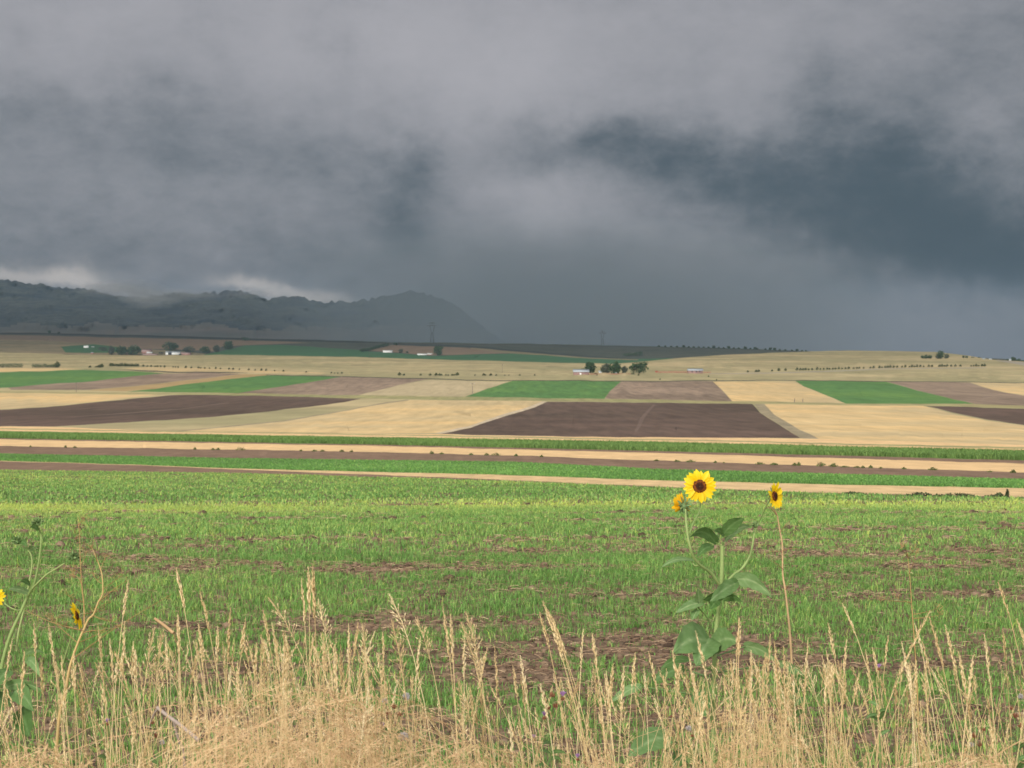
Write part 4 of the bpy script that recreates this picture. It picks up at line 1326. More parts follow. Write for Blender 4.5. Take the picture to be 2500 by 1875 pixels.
t9 = lambda x: curve_y(T9b, x)
wl = sorted([(75, 8, 6), (160, 7, 6), (183, 8, 6), (520, 7, 4), (476, 8, 8), (532, 9, 5), (592, 5, 4), (587, 13, 10), (735, 8, 6), (768, 9, 6), (787, 7, 5), (835, 8, 6), (858, 7, 5), (1054, 12, 9), (1078, 8, 6), (1150, 6, 5), (1188, 14, 7), (1210, 14, 7), (1260, 8, 5), (1322, 7, 5),
      (1602, 8, 5), (1653, 9, 5), (1686, 14, 5), (1746, 8, 4), (1767, 6, 4), (1855, 16, 9), (1890, 18, 6), (1940, 9, 9), (1950, 10, 8), (2004, 14, 10), (2034, 12, 8), (2062, 14, 6), (2092, 8, 5), (2107, 6, 8), (2126, 8, 7), (2150, 6, 5), (2207, 9, 6), (2278, 12, 6), (2416, 7, 5), (2473, 7, 8)])
for i, (x, w, h) in enumerate(wl):
    weed(x, t9(x) + 1.5, w * random.uniform(.9, 2.3), h * random.uniform(.6, 1.25), ordinal(i + 1) + " green weed from the left along the lower edge of the pale stubble strip", 'weeds along the fallow strip edge', 400 + i)
for i, (x, y, w, h, lb) in enumerate([(2250, 1211, 90, 9, "long low dark weed patch at the near field edge, left of three"), (2335, 1212.5, 100, 9, "long low dark weed patch at the near field edge, middle of three"),
                                      (2435, 1215, 70, 10, "long low dark weed patch at the near field edge, right of three"), (2459, 1214, 7, 20, "single upright dark weed spike at the near field edge on the right"),
                                      (2080, 1206, 60, 5, "thin low dark weed patch at the near field edge")]):
    weed(x, y, w, h, lb, None, 460 + i, M_bush)

# ================================================================== foreground: dry grass on the bank
M_dry = mat("dry_grass_stalk", (226, 202, 152), k=1.0, var=.08, scale=(2, 2, 2), attr=[(0, (176, 148, 104)), (.35, (216, 188, 138)), (.7, (236, 212, 162)), (1, (244, 226, 184))], transl=.25, rough=.6)
M_rust = mat("rusty_dry_grass", (224, 194, 148), k=1.0, var=.10, scale=(3, 3, 3), attr=[(0, (180, 142, 104)), (.4, (220, 184, 140)), (.8, (240, 210, 164)), (1, (242, 218, 176))], transl=.25, rough=.6)
M_lush = mat("bank_green_grass", (104, 142, 74), k=.85, var=.12, scale=(1, 1, 1), attr=[(0, (70, 100, 54)), (.5, (104, 142, 74)), (.85, (146, 166, 92)), (1, (190, 180, 120))], transl=.35)
rg = np.random.default_rng(77)


def bez(B, T, bend, up=.62, K_=9):
    """(N,K,3) arcs from base to tip, rising first and nodding over by the tip"""
    C = B + (T - B) * np.array([.25, .25, up])[None] + bend
    t = np.linspace(0, 1, K_)[None, :, None]
    return (1 - t) ** 2 * B[:, None] + 2 * t * (1 - t) * C[:, None] + t ** 2 * T[:, None]


def stalks(B, T, bend, r0, hl, kind, r, tone, nsp=26, up=.62, spk=1.0):
    """returns stem geometry and head geometry. kind 0 = tight spike, 1 = loose panicle"""
    n = len(B)
    P = bez(B, T, bend, up)
    Kk = P.shape[1]
    rad = np.linspace(1, .45, Kk)[None] * r0[:, None]
    sv, sf = tubes(P, rad, 3)
    sa = np.repeat(tone, Kk * 3)
    # spikelets
    L_ = np.linalg.norm(P[:, 1:] - P[:, :-1], axis=2).sum(1)
    fr = 1 - hl / L_
    t = fr[:, None] + (1 - fr[:, None]) * (np.arange(nsp)[None] + r.uniform(0, .6, (n, nsp))) / nsp
    C = B + (T - B) * np.array([.25, .25, up])[None] + bend
    tt = t[..., None]
    pos = (1 - tt) ** 2 * B[:, None] + 2 * tt * (1 - tt) * C[:, None] + tt ** 2 * T[:, None]
    tan = norm(2 * (1 - tt) * (C - B)[:, None] + 2 * tt * (T - C)[:, None])
    side = norm(r.normal(size=(n, nsp, 3)))
    side = norm(side - (side * tan).sum(-1, keepdims=True) * tan)
    u = (t - fr[:, None]) / (1 - fr[:, None])
    size = (np.sin(np.clip(u * 1.02 + .12, 0, 1) * math.pi) ** .6 * .75 + .3)
    k = np.asarray(kind, float)[:, None]
    ang = r.uniform(.06, .26, (n, nsp)) + k * r.uniform(.1, .55, (n, nsp))
    d = tan * np.cos(ang)[..., None] + side * np.sin(ang)[..., None] + np.array([0, 0, -1]) * (k * .18)[..., None]
    hlf = (.0066 * size * r.uniform(.75, 1.3, (n, nsp))) * spk
    off = (.0016 + k * r.uniform(0, .022, (n, nsp)) * (1.1 - u)) * 1.0
    c = pos + side * off[..., None] + d * hlf[..., None]
    w = .00135 * size * r.uniform(.8, 1.2, (n, nsp)) * spk
    hv, hf = lozenges(c.reshape(-1, 3), d.reshape(-1, 3), hlf.ravel(), w.ravel())
    ha = np.repeat(np.clip(np.repeat(tone, nsp) + r.normal(.05, .14, n * nsp), 0, 1), 6)
    # branchlets that carry the loose spikelets
    kk = k[:, 0] > .4
    bv = None
    if kk.any():
        a0 = pos[kk] - tan[kk] * .012; a1 = c[kk]
        Pb = np.stack([a0, a1], 2).reshape(-1, 2, 3)
        bv = tubes(Pb, np.full((len(Pb), 2), .0004), 3)
        ba = np.repeat(np.repeat(tone[kk], nsp), 6)
        return (sv, sf, sa), (hv, hf, ha), (bv[0], bv[1], ba)
    return (sv, sf, sa), (hv, hf, ha), None


def leaves(P0, dirs, L_, W_, r, droop=.5, K_=5):
    t = np.linspace(0, 1, K_)[None, :, None]
    n = len(P0)
    d = norm(dirs)
    P = P0[:, None] + d[:, None] * L_[:, None, None] * t + np.array([0, 0, -1]) * (L_ * droop)[:, None, None] * t ** 2.2
    S = norm(np.cross(d, r.normal(size=(n, 3))))
    W = W_[:, None] * np.array([.6, 1, .9, .6, .08])[None, :K_]
    return ribbons(P, S, W)


# tips read off the photo (x, y, kind, nod) in photo pixels: positive nod bends the head to the right
TIPS = [(430, 1387, 0, -60), (488, 1443, 0, -45), (563, 1484, 0, 5), (600, 1509, 0, 30), (642, 1489, 0, -40), (664, 1520, 0, -35), (654, 1458, 1, -90), (763, 1380, 0, 15), (753, 1387, 0, -8), (736, 1411, 0, -30),
        (776, 1462, 1, -50), (851, 1523, 0, -20), (875, 1520, 0, 35), (885, 1523, 1, -30), (915, 1540, 0, 30), (934, 1543, 0, -15), (949, 1448, 1, -60), (956, 1513, 1, -40), (1014, 1506, 1, -70), (1081, 1482, 0, -50), (1134, 1550, 0, 10),
        (1027, 1553, 0, 25), (532, 1530, 0, 5), (485, 1523, 0, -20), (434, 1502, 0, -5), (405, 1550, 0, -20), (700, 1553, 0, 2), (627, 1570, 0, 20), (817, 1594, 0, -5), (1137, 1492, 1, -60), (1125, 1519, 1, -70), (1100, 1499, 0, -20),
        (1208, 1577, 0, -30), (1270, 1600, 0, -45), (1252, 1624, 0, -40), (1324, 1467, 0, -95), (1332, 1480, 0, -90), (1317, 1494, 0, -60), (1345, 1500, 0, -70), (1424, 1536, 0, -5), (1446, 1546, 0, -35), (1551, 1592, 0, 25), (1524, 1625, 0, 25),
        (1583, 1590, 0, -45), (1642, 1587, 0, -40), (1681, 1596, 0, -30), (1698, 1540, 0, -50), (1805, 1508, 0, 12), (1497, 1621, 0, 5), (1476, 1645, 0, -20), (1834, 1587, 0, 5), (1190, 1580, 0, 40), (1446, 1618, 0, -40),
        (2056, 1472, 0, -80), (2022, 1521, 0, -40), (2271, 1491, 0, 110), (2269, 1506, 0, -60), (2233, 1521, 0, -60), (2307, 1525, 0, -70), (2437, 1421, 0, -85), (2448, 1536, 0, -20), (2403, 1548, 0, -35), (2482, 1510, 0, -50),
        (1881, 1548, 0, 20), (1890, 1566, 0, -45), (1804, 1510, 0, 5), (1973, 1557, 0, 20), (2067, 1561, 0, 30), (2017, 1589, 0, -50), (2007, 1600, 0, -20), (2169, 1551, 0, -5), (2130, 1581, 0, -40), (2113, 1585, 0, -15),
        (2201, 1566, 0, -30), (2252, 1566, 0, -60), (1834, 1589, 0, -10), (1913, 1578, 0, -30), (2376, 1600, 0, 25), (2237, 1612, 0, -20), (305, 1517, 0, 12), (83, 1521, 0, -20), (118, 1521, 0, -35), (313, 1416, 0, 40), (378, 1530, 1, 40),
        (399, 1538, 1, 20), (325, 1566, 0, -30), (268, 1558, 0, -20), (240, 1530, 0, -5), (435, 1501, 0, -5), (484, 1525, 0, -25), (30, 1560, 0, 30), (60, 1590, 0, 20), (150, 1600, 0, -20), (180, 1590, 0, 10), (2340, 1590, 0, -40), (2500, 1560, 0, -30)]
# the twelve that stand out become things of their own
STAND = {0: "tall tan grass stalk with a long nodding head, leftmost of the tall ones", 1: "tan grass stalk with a slim nodding head just right of the leftmost tall stalk", 6: "grass stalk with a loose head drooping sharply left",
         7: "tallest straight stalk of the dense upright cluster left of centre", 16: "grass stalk with a sparse drooping head right of the rusty grass mound", 19: "slim grass stalk with a short curved head near the centre",
         35: "grass stalk with the broadest bushy head leaning left, centre right", 47: "single upright brownish spike just right of the big sunflower leaves",
         53: "thin stalk with a long head leaning left, right of the bare dry stem", 55: "stalk leaning strongly to the right across its neighbours on the right", 59: "tallest leaning grass stalk near the right edge", 82: "thin greenish stalk bending right beside the dry branched weed"}


def base_of(x, y, D, lean=None):
    return np.array([(x - CX) / F * D, D, 0.0])


def stalk_arrays(tips, r, Dlo=3.5, Dhi=4.7):
    n = len(tips)
    tx = np.array([t[0] for t in tips], float); ty = np.array([t[1] for t in tips], float)
    kd = np.array([t[2] for t in tips], float); nod = np.array([t[3] for t in tips], float)
    D = r.uniform(Dlo, Dhi, n)
    T = unproj(tx, ty, D)
    bx = tx - nod * 1.3 + r.normal(0, 25, n)
    B = np.stack([(bx - CX) / F * D, D + r.normal(0, .06, n), np.zeros(n)], -1)
    B[:, 2] = vz(B[:, 1]) - .03
    bend = np.stack([-nod / F * D * .30, r.normal(0, .03, n), np.zeros(n)], -1)
    return B, T, bend, kd


TIPS = [(a, b, c, d * 1.45) for a, b, c, d in TIPS]
B, T, bend, kd = stalk_arrays(TIPS, rg)
n = len(TIPS)
r0 = rg.uniform(.0014, .0020, n); hl = rg.uniform(.11, .165, n) + kd * .05
tone = np.clip(rg.normal(.6, .15, n), 0, 1)
big = [35, 36, 7, 8, 0]
hl[big] *= 1.25
gg = Geo()
for i in range(n):
    s_, h_, b_ = stalks(B[i:i + 1], T[i:i + 1], bend[i:i + 1], r0[i:i + 1], hl[i:i + 1], kd[i:i + 1], rg, tone[i:i + 1], nsp=56 if i in big else 38, up=.78 if kd[i] else .66, spk=1.2 if i in big else .95)
    nb = 1
    lv = leaves(B[i:i + 1] + (T[i:i + 1] - B[i:i + 1]) * rg.uniform(.25, .5), np.array([[rg.uniform(-.5, .5), rg.uniform(-.3, .3), .8]]), np.array([rg.uniform(.14, .24)]), np.array([.0021]), rg, .6)
    if i in STAND:
        root = empty('grass_stalk', B[i])
        g = Geo(); g.add(*s_); attach(g.build('stem', M_dry), root)
        g = Geo(); g.add(*h_)
        if b_: g.add(*b_)
        attach(g.build('seed_head', M_dry, smooth=False), root)
        g = Geo(); g.add(lv[0], lv[1], tone[i]); attach(g.build('leaf', M_dry), root)
        tag(root, STAND[i], 'grass stalk', 'tall grass stalks on the road bank')
    else:
        gg.add(*s_); gg.add(*h_); gg.add(lv[0], lv[1], tone[i])
        if b_: gg.add(*b_)

# filler: everything below the tall tips
EX = [-700, 0, 100, 300, 480, 600, 760, 900, 1000, 1100, 1300, 1500, 1700, 1850, 2000, 2150, 2300, 2400, 2500, 3200]
EY = [1620, 1640, 1610, 1580, 1560, 1540, 1535, 1585, 1620, 1645, 1640, 1635, 1615, 1590, 1615, 1600, 1620, 1630, 1560, 1560]
WX = [-700, 0, 200, 400, 520, 700, 900, 980, 1150, 1350, 1500, 1650, 1800, 1950, 2050, 2200, 2300, 2400, 2500, 3200]
WW = [.7, .75, .55, .8, 1.0, 1.3, 1.2, .6, .6, .85, .9, 1.1, 1.5, 1.4, .9, 1.05, .7, .6, .8, .8]


def filler(n, r, ylo=0, yhi=330, pw=1.0):
    out = []
    while len(out) < n:
        x = r.uniform(-600, 3100)
        if r.uniform(0, 1.5) > np.interp(x, WX, WW): continue
        if vnoise(np.array([x / 38.]), np.array([3.3]), 91)[0] < r.uniform(0, .62): continue
        e = np.interp(x, EX, EY)
        y = e + ylo + (yhi - ylo) * r.uniform(0, 1) ** pw
        out.append((x, y, 1 if r.uniform() < .22 else 0, r.normal(-26, 60)))
    return out


for nf, nsp_, r0_, r1_, hl0, hl1, sp_ in [(620, 22, .0011, .0017, .07, .14, .88), (520, 13, .0009, .0015, .06, .12, .8), (330, 6, .0008, .0014, .04, .08, .7)]:
    tf = filler(nf, rg, 0, 330, 1.2)
    B, T, bend, kd = stalk_arrays(tf, rg, 3.3, 5.2)
    n = len(tf); tone = np.clip(rg.normal(.52, .22, n), 0, 1)
    s_, h_, b_ = stalks(B, T, bend, rg.uniform(r0_, r1_, n), rg.uniform(hl0, hl1, n) + kd * .04, kd, rg, tone, nsp=nsp_, up=.7, spk=sp_)
    gg.add(*s_); gg.add(*h_); gg.add(*b_)
m_ = 1500
k = rg.integers(0, n, m_)
lp = B[k] + (T[k] - B[k]) * rg.uniform(.1, .6, (m_, 1))
dv = np.stack([rg.normal(0, .5, m_), rg.normal(0, .4, m_), rg.uniform(.3, 1, m_)], -1)
lv = leaves(lp, dv, rg.uniform(.10, .26, m_), rg.uniform(.0012, .0024, m_), rg, .7)
gg.add(lv[0], lv[1], np.repeat(np.clip(rg.normal(.5, .25, m_), 0, 1), 10))
# greenish lower stems
tag(gg.build('dry_grass', M_dry, smooth=False), "dense tan dry grass with seed heads along the road bank", 'grass', kind='stuff')

# fine rusty cheat grass mounds
def mound(n, cx, sx, ytop, yspan, r, Dlo, Dhi, spread=.16):
    """fine arcs fanning out of crowded crowns"""
    x = r.normal(cx, sx, n); D = r.uniform(Dlo, Dhi, n)
    y = ytop + yspan * r.uniform(0, 1, n) ** .8 + np.abs(x - cx) / sx * 34
    T = unproj(x, y, D)
    bx = (x - CX) / F * D + r.normal(0, spread * 1.7, n) - (x - cx) / F * D * .45
    B = np.stack([bx, D + r.normal(0, .08, n), np.zeros(n)], -1); B[:, 2] = vz(B[:, 1]) - .02
    h = T[:, 2] - B[:, 2]
    bend = np.stack([(B[:, 0] - T[:, 0]) * .25, 0 * h, h * .10], -1)
    return B, T, bend


gr = Geo()
for (n_, cx, sx, yt, ys, d0, d1) in [(250, 720, 150, 1640, 300, 3.1, 4.1), (110, 900, 90, 1660, 260, 3.2, 4.1), (100, 560, 90, 1700, 230, 3.0, 3.9), (90, 1860, 110, 1660, 260, 3.4, 4.4), (110, 1130, 130, 1800, 120, 3.0, 3.6), (130, 60, 120, 1790, 140, 3.0, 3.8), (150, 2380, 120, 1810, 120, 3.0, 3.8), (90, 1500, 160, 1820, 100, 3.0, 3.8)]:
    B, T, bend = mound(n_, cx, sx, yt, ys, rg, d0, d1)
    tone = np.clip(rg.normal(.5, .2, n_), 0, 1)
    s_, h_, b_ = stalks(B, T, bend, rg.uniform(.0007, .0012, n_), rg.uniform(.09, .16, n_), np.full(n_, .75), rg, tone, nsp=6, up=.85, spk=.8)
    gr.add(*s_); gr.add(*h_); gr.add(*b_)
tag(gr.build('rusty_grass', M_rust, smooth=False), "fine rusty tan grass in dense mounds at the bottom of the picture", 'grass', kind='stuff')

# green grass on the slope behind the dry stalks
def bank_blades(n, x0, x1, y0, y1, l0, l1, w, r):
    x = r.uniform(x0, x1, n); y = r.uniform(y0, y1, n)
    k = fbm(x / .5, y / .5, 311, 3) > r.uniform(.2, .62, n); x, y = x[k], y[k]; n = len(x)
    z = np.maximum(vz(y), 0)
    a = r.uniform(0, 6.28, n); L_ = r.uniform(l0, l1, n)
    d = np.stack([np.cos(a) * .4, np.sin(a) * .4, r.uniform(.7, 1.1, n)], -1)
    V, Fc = leaves(np.stack([x, y, z - .02], -1), d, L_, np.full(n, w) * r.uniform(.6, 1.3, n), r, .45)
    return V, Fc, np.repeat(np.clip(r.normal(.5, .22, n), 0, 1), 10)


g = Geo()
g.add(*bank_blades(16000, -4.5, 4.5, 5.2, 9.4, .14, .42, .0032, rg))
g.add(*bank_blades(6000, -3.5, 3.5, 3.0, 5.4, .15, .42, .0028, rg))
tag(g.build('bank_grass', M_lush), "green grass growing low between the dry stalks", 'grass', kind='stuff')

# ================================================================== sunflowers, thistles and dry weeds
M_sleaf = mat("sunflower_leaf", (104, 136, 92), k=.85, var=.10, scale=(14, 14, 14), attr=[(0, (78, 114, 52)), (.5, (112, 146, 86)), (.8, (140, 168, 112)), (1, (168, 188, 134))], transl=.28, rough=.55, spec=.35, bump=.25, bscale=160)
M_sstem = mat("sunflower_stem", (150, 170, 104), k=.85, var=.12, scale=(20, 20, 9), attr=[(0, (104, 128, 74)), (.5, (148, 170, 104)), (1, (176, 186, 124))], transl=.1, rough=.6, bump=.3, bscale=220)
M_petal = mat("sunflower_petal", (252, 214, 22), k=.92, var=.05, scale=(30, 30, 30), attr=[(0, (238, 166, 12)), (.4, (250, 208, 18)), (1, (254, 226, 40))], transl=.35, rough=.5, spec=.3)
M_petal2 = mat("orange_petal", (240, 168, 28), k=.92, var=.08, scale=(30, 30, 30), attr=[(0, (226, 146, 18)), (1, (252, 204, 34))], transl=.3, rough=.5)
M_disc = mat("sunflower_disc", (72, 40, 26), k=.9, var=.35, scale=(420, 420, 420), attr=[(0, (60, 34, 22)), (.55, (74, 40, 26)), (.8, (120, 66, 26)), (1, (150, 92, 28))], rough=.85, bump=.9, bscale=420)
M_bract = mat("bract", (104, 130, 82), k=1.0, var=.15, scale=(60, 60, 60), attr=[(0, (78, 104, 62)), (1, (142, 166, 110))], transl=.2, rough=.6)
M_drystem = mat("dry_brown_stem", (186, 150, 110), k=.85, var=.15, scale=(14, 14, 14), attr=[(0, (140, 102, 72)), (.5, (182, 146, 106)), (1, (210, 182, 140))], rough=.7)
M_orange = mat("orange_dry_twig", (176, 138, 80), k=.85, var=.15, scale=(14, 14, 14), attr=[(0, (150, 112, 72)), (.5, (196, 166, 110)), (1, (210, 186, 136))], rough=.7)
M_greyst = mat("grey_dead_stick", (168, 152, 142), k=.85, var=.2, scale=(40, 40, 12), bump=.4, bscale=120)
M_thleaf = mat("thistle_dry_head", (150, 98, 72), k=.85, var=.2, scale=(50, 50, 50), attr=[(0, (118, 72, 54)), (1, (176, 122, 92))], transl=.2)
M_purple = mat("thistle_purple", (190, 142, 206), k=.9, var=.1, scale=(60, 60, 60), attr=[(0, (160, 108, 180)), (1, (214, 172, 224))], transl=.3)
M_fluff = mat("thistle_down", (222, 216, 214), k=.95, var=.05, scale=(60, 60, 60), transl=.4)
rs = np.random.default_rng(555)


def pw(px, py, D):
    return unproj(px, py, D)


def smooth_path(pts, per=6):
    P = np.array(pts, float)
    P = np.vstack([2 * P[0] - P[1], P, 2 * P[-1] - P[-2]])
    out = []
    for i in range(1, len(P) - 2):
        for j in range(per):
            t = j / per
            a, b, c, d = P[i - 1], P[i], P[i + 1], P[i + 2]
            out.append(.5 * ((2 * b) + (-a + c) * t + (2 * a - 5 * b + 4 * c - d) * t * t + (-a + 3 * b - 3 * c + d) * t ** 3))
    out.append(P[-2])
    return np.array(out)


def stem_geo(pts, r0, r1, n=8, tone=.5):
    """pts = [(px, py, D)]; r in photo pixels"""
    W = np.array([pw(*p) for p in pts]); P = smooth_path(W)
    D = P[:, 1]; rad = np.linspace(r0, r1, len(P)) / F * D
    # swelling at joints
    rad = rad * (1 + .10 * np.sin(np.linspace(0, 9, len(P))) ** 6)
    v, f = tubes(P[None], rad[None], n)
    return v, f, np.clip(tone + rs.normal(0, .05, len(v)), 0, 1)


def leaf_geo(b, t, wpx, roll=0.0, arch=.10, fold=.18, tone=.5, nu=16, nv=9, cord=.45, curl=.0):
    B, T = pw(*b), pw(*t)
    ax = T - B; L_ = np.linalg.norm(ax); a = ax / L_
    view = norm(-(B + T) / 2 + np.array([0, 0, CAMZ]))
    nrm = norm(view - (view @ a) * a)
    side = np.cross(a, nrm)
    cr, sr = math.cos(roll), math.sin(roll)
    nrm, side = nrm * cr + side * sr, side * cr - nrm * sr
    Wd = wpx / F * B[1] * .5
    u = np.linspace(0, 1, nu); v = np.linspace(-1, 1, nv)
    f = u ** cord * (1 - u) ** .85; f = f / f.max()
    f[0] = .12
    U, Vv = np.meshgrid(u, v, indexing='ij')
    Wf = (f[:, None] * Wd) * (1 + .06 * np.sin(U * 26 + b[0]) * np.abs(Vv))
    # lobes at the base sweep a little backwards
    back = -.10 * L_ * np.abs(Vv) ** 1.5 * np.exp(-(U / .16) ** 2)
    P = B + a * (U * L_ + back)[..., None] + side * (Vv * Wf)[..., None]
    P = P + nrm * (fold * Wf * np.abs(Vv) ** 1.3 + .05 * Wd * np.sin(U * 13 + Vv * 3 + b[1]))[..., None]
    P = P + np.array([0, 0, 1.]) * (arch * L_ * 4 * U * (1 - U))[..., None]
    P = P - nrm * (curl * L_ * U ** 2)[..., None]
    tn = tone + np.where(np.abs(Vv) < .13, .32, 0) + .16 * (np.cos((U - .28 * np.abs(Vv)) * 34) > .72) * (np.abs(Vv) < .95) + rs.normal(0, .03, U.shape)
    idx = np.arange(nu * nv).reshape(nu, nv)
    q = np.stack([idx[:-1, :-1], idx[:-1, 1:], idx[1:, 1:], idx[1:, :-1]], -1).reshape(-1, 4)
    return P.reshape(-1, 3), q, np.clip(tn, 0, 1).ravel()


def add_leaf(root, b, t, w, petiole=None, label=None, **kw):
    g = Geo(); g.add(*leaf_geo(b, t, w, **kw))
    if petiole: g.add(*stem_geo([petiole, b], 2.0, 1.6, 5, .6))
    o = attach(g.build('leaf', M_sleaf), root)
    if label: o['label'] = label
    return o


def frame(nrm):
    nrm = norm(np.array(nrm, float)); ref = np.array([0, 0, 1.]) if abs(nrm[2]) < .9 else np.array([1., 0, 0])
    x = norm(np.cross(ref, nrm)); y = np.cross(nrm, x)
    return x, y, nrm


def head(root, c, nrm, Rpx, rpx, npet=20, mpet=None, cup=.12, gaps=(), label=None, ragged=.12, cal=1.0):
    """flower head: disc with petals and bracts as sub-parts"""
    Cc = pw(*c); s = c[2] / F; Rr = Rpx * s; rd = rpx * s
    x, y, nn = frame(nrm)
    # disc: low dome with a slight dip in the middle
    g = Geo(); rings = 9; seg = 26; V = []; A = []
    for i in range(rings):
        q = i / (rings - 1)
        for j in range(seg):
            a = 2 * math.pi * j / seg
            rr = rd * q * (1 + .03 * rs.normal())
            hgt = rd * (.40 * (1 - q ** 2.4) - .16 * math.exp(-(q / .35) ** 2)) + rd * .05 * rs.normal()
            V.append(Cc + x * math.cos(a) * rr + y * math.sin(a) * rr + nn * hgt)
            A.append(min(1, max(0, .25 + .55 * (.62 < q < .92) + .12 * rs.normal())))
    q4 = []
    for i in range(rings - 1):
        for j in range(seg):
            q4.append((i * seg + j, i * seg + (j + 1) % seg, (i + 1) * seg + (j + 1) % seg, (i + 1) * seg + j))
    g.add(V, q4, A)
    # florets standing up on the disc
    n = 150; a = rs.uniform(0, 6.28, n); q = np.sqrt(rs.uniform(0, 1, n)) * .97
    P = Cc + (x * np.cos(a)[:, None] + y * np.sin(a)[:, None]) * (rd * q)[:, None] + nn * (rd * (.42 * (1 - q ** 2.4) - .14 * np.exp(-(q / .35) ** 2)))[:, None]
    d = nn + (x * np.cos(a)[:, None] + y * np.sin(a)[:, None]) * (q * .7)[:, None]
    lv, lf = lozenges(P, d, np.full(n, rd * .11), np.full(n, rd * .035)); g.add(lv, lf, np.repeat(np.clip(.3 + .6 * (q > .62) * rs.uniform(0, 1, n), 0, 1), 6))
    hd = attach(g.build('flower_head', M_disc), root)
    if label: hd['label'] = label
    for i in range(npet):
        a = 2 * math.pi * (i + rs.uniform(-.22, .22)) / npet
        if any(g0 < (math.degrees(a) % 360) < g1 for g0, g1 in gaps): continue
        lay = i % 2
        Lp = (Rr - rd * .8) * rs.uniform(1 - ragged, 1 + ragged * .4) * (1 if lay == 0 else .93)
        wp = Lp * rs.uniform(.19, .25)
        er = x * math.cos(a) + y * math.sin(a); et = -x * math.sin(a) + y * math.cos(a)
        nu, nv = 9, 5
        u = np.linspace(0, 1, nu)[:, None]; v = np.linspace(-1, 1, nv)[None]
        f = np.clip((.45 + 1.35 * u) * (1 - u ** 2.3), 0, None); f = f / f.max()
        cu = cup + rs.normal(0, .07) + lay * .05
        bend_ = rs.normal(0, .10)
        twist = rs.normal(0, .22)
        base = Cc + er * rd * .8 - nn * rd * (.04 + .08 * lay)
        P = (base + er * (u * Lp)[..., None] * 1.0 + et * (v * f * wp + bend_ * Lp * u ** 2)[..., None]
             + nn * (cu * Lp * u - .20 * Lp * u ** 2 * (1 + rs.normal(0, .3)) + wp * .22 * (v ** 2) * f + twist * v * f * wp)[..., None])
        idx = np.arange(nu * nv).reshape(nu, nv)
        qd = np.stack([idx[:-1, :-1], idx[:-1, 1:], idx[1:, 1:], idx[1:, :-1]], -1).reshape(-1, 4)
        g = Geo(); g.add(P.reshape(-1, 3), qd, np.clip(.15 + .8 * np.repeat(u, nv, 1) ** .6 - .12 * (np.abs(v) < .1) + rs.normal(0, .04), 0, 1).ravel())
        sub(g.build('petal', mpet or M_petal), hd)
    # calyx of pointed green bracts behind
    n = 34; a = rs.uniform(0, 6.28, n); q = rs.uniform(.3, 1.05, n)
    er = x * np.cos(a)[:, None] + y * np.sin(a)[:, None]
    P0 = Cc + er * (rd * q)[:, None] - nn * (rd * (.65 - .35 * q))[:, None]
    dd = er * (.6 + .5 * q)[:, None] - nn * (.2 + .3 * rs.uniform(-1, 1, n))[:, None] + np.array([0, 0, -.1])
    g = Geo(); v_, f_ = leaves(P0, dd, np.full(n, rd * 1.0) * rs.uniform(.7, 1.2, n) * cal, np.full(n, rd * .20), rs, .12); g.add(v_, f_, np.repeat(rs.uniform(.1, .9, n), 10))
    lob = lozenges((Cc - nn * rd * .45)[None], -nn[None], np.array([rd * .75]), np.array([rd * .85])); g.add(lob[0], lob[1], .4)
    sub(g.build('bract', M_bract, smooth=False), hd)
    return hd


def bud(root, c, Rpx, up=(0, 0, 1), n=46, label=None):
    Cc = pw(*c); r_ = Rpx * c[2] / F
    x, y, nn = frame(up)
    a = rs.uniform(0, 6.28, n); e = rs.uniform(-.2, 1.35, n)
    er = (x * np.cos(a)[:, None] + y * np.sin(a)[:, None]) * np.cos(e)[:, None] + nn * np.sin(e)[:, None]
    P0 = Cc + er * r_ * .35
    g = Geo(); v_, f_ = leaves(P0, er + nn * .2, r_ * rs.uniform(.6, 1.0, n), np.full(n, r_ * .16), rs, .1)
    g.add(v_, f_, np.repeat(rs.uniform(0, 1, n), 10))
    l_ = lozenges(Cc[None], nn[None], np.array([r_ * .6]), np.array([r_ * .5])); g.add(l_[0], l_[1], .5)
    o = attach(g.build('bud', M_bract, smooth=False), root)
    return o


def rootat(name, px, D, y=None):
    p = Vector(((px - CX) / F * D, D, float(vz(D))))
    return empty(name, p)


# ---- main sunflower
D0 = 5.15
gpy = HY + (CAMZ - float(vz(D0))) / D0 * F          # photo row of the ground under the plant (below the frame)
sf = rootat('sunflower', 1742, D0)
g = Geo()
g.add(*stem_geo([(1742, gpy + 20, D0), (1744, 2000, D0), (1741, 1800, D0), (1744, 1620, D0), (1747, 1549, D0), (1757, 1470, D0), (1762, 1400, D0), (1763, 1332, D0)], 6.0, 4.6, 9, .55))
g.add(*stem_geo([(1760, 1432, D0), (1735, 1398, D0 - .03), (1709, 1379, D0 - .06), (1693, 1358, D0 - .08), (1684, 1332, D0 - .09), (1677, 1292, D0 - .08), (1673, 1243, D0 - .06)], 3.7, 2.7, 8, .6))
g.add(*stem_geo([(1684, 1334, D0 - .09), (1684, 1306, D0 - .07), (1691, 1280, D0 - .04), (1706, 1252, D0 + .01), (1711, 1224, D0 + .03)], 2.2, 1.7, 7, .35))
g.add(*stem_geo([(1765, 1432, D0 + .01), (1790, 1404, D0 + .05), (1812, 1387, D0 + .08), (1832, 1353, D0 + .11), (1842, 1303, D0 + .12)], 3.2, 2.6, 8, .55))
g.add(*stem_geo([(1842, 1305, D0 + .12), (1849, 1284, D0 + .12), (1858, 1262, D0 + .11), (1868, 1240, D0 + .10), (1879, 1222, D0 + .09)], 1.9, 1.5, 7, .3))
